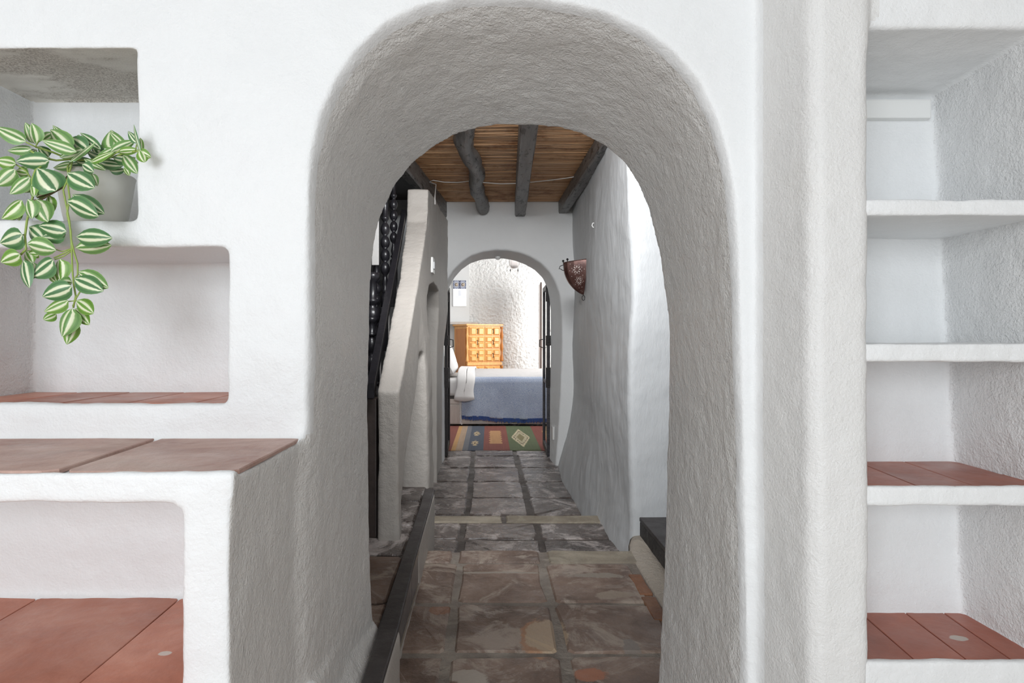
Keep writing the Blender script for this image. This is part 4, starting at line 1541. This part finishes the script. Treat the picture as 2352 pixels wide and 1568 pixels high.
def plant():
    pc = Vector(((221 - VX) / F * 1.335, 1.335, 0.234))
    root = empty('potted_trailing_plant', pc, 'white pot with a trailing plant of cream striped green leaves in the upper left niche', 'potted plant')
    k = NT('white_glazed_pot')
    k.color(k.ramp(k.noise(9, 4, 0.6), [(0.35, sr(226, 222, 212)), (0.65, sr(240, 238, 232))]))
    k.rough(0.3)
    pot = lathe_obj('pot', [(0.05, 0.0), (0.056, 0.002), (0.062, 0.03), (0.0685, 0.07), (0.0745, 0.110), (0.0755, 0.114), (0.0735, 0.116), (0.071, 0.112), (0.066, 0.09), (0.02, 0.088)], pc, k.m, root, 40)
    lathe_obj('soil', [(0.06, 0.0), (0.066, 0.006), (0.04, 0.012)], pc + Vector((0, 0, 0.09)), simple('dark_moss', sr(50, 58, 38), 0.9), root, 16)
    DF = 1.165
    # trailing and arching stems: (points in close-view pixels with depth), radius
    stems = [
        ([(440, 330, 1.25), (418, 360, 1.20), (425, 430, DF), (392, 500, DF), (412, 600, DF), (432, 700, DF), (440, 800, DF), (457, 880, DF), (482, 960, DF), (482, 1030, DF), (460, 1060, DF)], .0016, 0),
        ([(450, 320, 1.25), (440, 360, 1.20), (418, 440, DF), (432, 550, DF), (416, 650, DF), (440, 760, DF), (445, 880, DF), (450, 1000, DF), (456, 1080, DF), (470, 1160, DF), (455, 1235, DF)], .0016, 0),
        ([(500, 1130, DF), (475, 1170, DF), (452, 1225, DF)], .0014, 0),
        ([(445, 870, DF), (400, 895, DF), (335, 925, DF)], .0014, 0), ([(445, 880, DF), (395, 915, DF), (340, 935, DF)], .0012, 0),
        ([(475, 1190, DF), (420, 1195, DF)], .0011, 0),
        ([(480, 310, 1.24), (350, 320, 1.20), (250, 300, 1.18), (190, 260, 1.17)], .002, 0),
        ([(220, 235, 1.20), (330, 270, 1.22), (450, 320, 1.26), (560, 315, 1.26), (700, 300, 1.25), (800, 265, 1.22), (880, 262, 1.19)], .002, 0),
        ([(300, 330, 1.19), (220, 380, 1.17), (200, 440, DF), (205, 540, DF), (168, 690, DF), (155, 790, DF), (162, 870, DF), (128, 905, DF)], .0020, 0),
        ([(100, 345, 1.17), (160, 385, 1.17), (190, 425, 1.17)], .0014, 0),
        ([(415, 420, 1.19), (385, 490, DF), (330, 520, DF), (260, 560, DF), (205, 570, DF)], .0018, 1),
        ([(400, 480, DF), (300, 530, DF), (230, 550, DF)], .0013, 1),
        ([(240, 200, 1.19), (220, 235, 1.18), (160, 205, 1.17)], .0014, 0),
        ([(840, 262, 1.20), (852, 200, 1.19)], .0011, 0),
        ([(155, 780, DF), (138, 782, DF)], .0012, 0), ([(345, 872, DF), (385, 885, DF), (440, 868, DF)], .0011, 0),
        ([(600, 320, 1.24), (680, 300, 1.22), (740, 262, 1.2)], .0014, 0),
    ]
    for pts, r, dk in stems:
        tube_obj('stem', [C2(*p) for p in pts], r, (M_vine_dark if dk else M_vine), root, 6)
    T = 1.19
    L = [  # base x,y  tip x,y  width  depth  tone
        (160, 203, -30, 112, 84, 1.17, 1), (222, 218, 196, 88, 112, 1.19, 1), (205, 212, 156, 84, 60, 1.20, 1), (268, 190, 330, 150, 52, 1.23, 1), (262, 170, 330, 215, 46, 1.24, 0),
        (195, 250, 46, 258, 58, 1.18, 1), (230, 255, 120, 300, 50, 1.21, 0), (305, 322, 98, 325, 92, 1.17, 0), (310, 300, 150, 365, 48, 1.18, 1), (440, 262, 312, 128, 112, 1.22, 1), (475, 268, 262, 196, 66, 1.19, 1),
        (430, 222, 328, 102, 50, 1.24, 1), (545, 262, 440, 180, 96, 1.24, 0), (480, 240, 490, 160, 66, 1.26, 0), (625, 250, 498, 150, 52, 1.24, 0), (690, 245, 690, 130, 118, 1.24, 1),
        (765, 225, 680, 142, 48, 1.23, 1), (690, 262, 838, 198, 56, 1.22, 1), (735, 265, 862, 255, 44, 1.21, 2), (872, 272, 830, 98, 26, 1.185, 0), (852, 212, 795, 138, 42, 1.19, 0),
        (868, 255, 898, 332, 62, 1.185, 2), (855, 262, 938, 300, 50, 1.19, 2), (870, 180, 884, 290, 30, 1.20, 2), (765, 285, 852, 402, 66, 1.23, 1), (700, 300, 858, 335, 60, 1.24, 0), (770, 362, 803, 415, 46, 1.23, 2),
        (620, 330, 765, 352, 60, 1.24, 0), (600, 320, 735, 232, 56, 1.22, 1), (560, 330, 706, 268, 48, 1.21, 2), (520, 310, 655, 380, 40, 1.22, 1), (430, 330, 592, 208, 48, 1.21, 1), (370, 300, 570, 246, 58, 1.23, 1),
        (470, 320, 600, 335, 60, 1.26, 0), (640, 300, 540, 260, 60, 1.27, 0), (700, 330, 600, 350, 60, 1.27, 0), (560, 350, 400, 360, 60, 1.27, 0), (450, 340, 330, 365, 50, 1.25, 1), (740, 330, 840, 300, 60, 1.27, 1),
        (480, 300, 400, 200, 70, 1.28, 0), (620, 300, 560, 200, 70, 1.28, 0), (760, 300, 790, 220, 60, 1.27, 1), (300, 300, 240, 230, 60, 1.26, 0), (680, 380, 780, 378, 50, 1.26, 0),
        (98, 342, -30, 318, 74, 1.165, 2), (96, 376, -25, 476, 90, 1.16, 1), (188, 425, 60, 528, 78, 1.165, 1), (100, 385, 178, 402, 62, 1.18, 2), (345, 510, 232, 366, 158, 1.155, 0),
        (203, 440, 155, 520, 66, 1.175, 1), (222, 545, 318, 468, 78, 1.17, 2), (195, 470, 208, 545, 60, 1.155, 2), (300, 535, 312, 662, 66, 1.175, 2), (136, 566, 8, 682, 104, 1.16, 2),
        (172, 560, 196, 682, 100, 1.15, 1), (226, 560, 296, 702, 106, 1.155, 1), (105, 640, 122, 692, 44, 1.175, 2), (120, 600, 70, 690, 70, 1.18, 2), (418, 395, 586, 492, 112, 1.155, 0), (510, 345, 582, 392, 66, 1.18, 0),
        (566, 400, 605, 478, 44, 1.18, 1), (414, 570, 612, 668, 108, 1.15, 0), (450, 530, 648, 652, 92, 1.165, 0), (472, 792, 697, 802, 100, 1.15, 0), (466, 862, 692, 846, 84, 1.165, 1),
        (412, 762, 240, 725, 96, 1.165, 0), (408, 782, 262, 790, 82, 1.172, 0), (180, 730, 275, 815, 92, 1.175, 0), (140, 782, -2, 832, 118, 1.155, 0), (168, 835, 348, 878, 98, 1.15, 1),
        (126, 905, 4, 952, 92, 1.155, 2), (160, 880, 205, 958, 70, 1.175, 2), (240, 905, 170, 900, 50, 1.18, 2), (146, 938, 182, 1112, 88, 1.155, 0), (332, 938, 192, 1042, 112, 1.15, 0), (205, 950, 190, 1062, 74, 1.175, 1),
        (372, 930, 378, 1072, 100, 1.165, 2), (305, 1008, 352, 1078, 52, 1.18, 2), (447, 1102, 262, 1165, 106, 1.155, 0), (448, 1078, 368, 1078, 64, 1.17, 1), (462, 1050, 642, 1132, 102, 1.15, 0),
        (486, 1008, 672, 1112, 88, 1.165, 1), (424, 1190, 274, 1258, 76, 1.16, 2), (350, 1272, 268, 1308, 56, 1.17, 2), (450, 1238, 384, 1412, 116, 1.15, 1), (462, 1320, 415, 1462, 76, 1.165, 2),
        (474, 1188, 580, 1270, 80, 1.16, 2), (464, 1240, 554, 1340, 66, 1.17, 2),
    ]
    sc = 0.37004 / F
    for (bx, by, tx, ty, w, D, tone) in L:
        r = random.Random(bx * 7 + ty)
        b = C2(bx, by, D + r.uniform(-.004, .004))
        tdep = D - r.uniform(-0.004, 0.012)
        if D > 1.2: tdep = D - r.uniform(-0.02, 0.025)
        if tx > 850: tdep = D
        t = C2(tx, ty, tdep)
        Ln = math.hypot(tx - bx, ty - by)
        make_leaf(b, t, w * sc * D * 1.22, LM[tone], root, r.uniform(-.45, .45), r.uniform(0.05, 0.35), r.uniform(.02, .14))


plant()
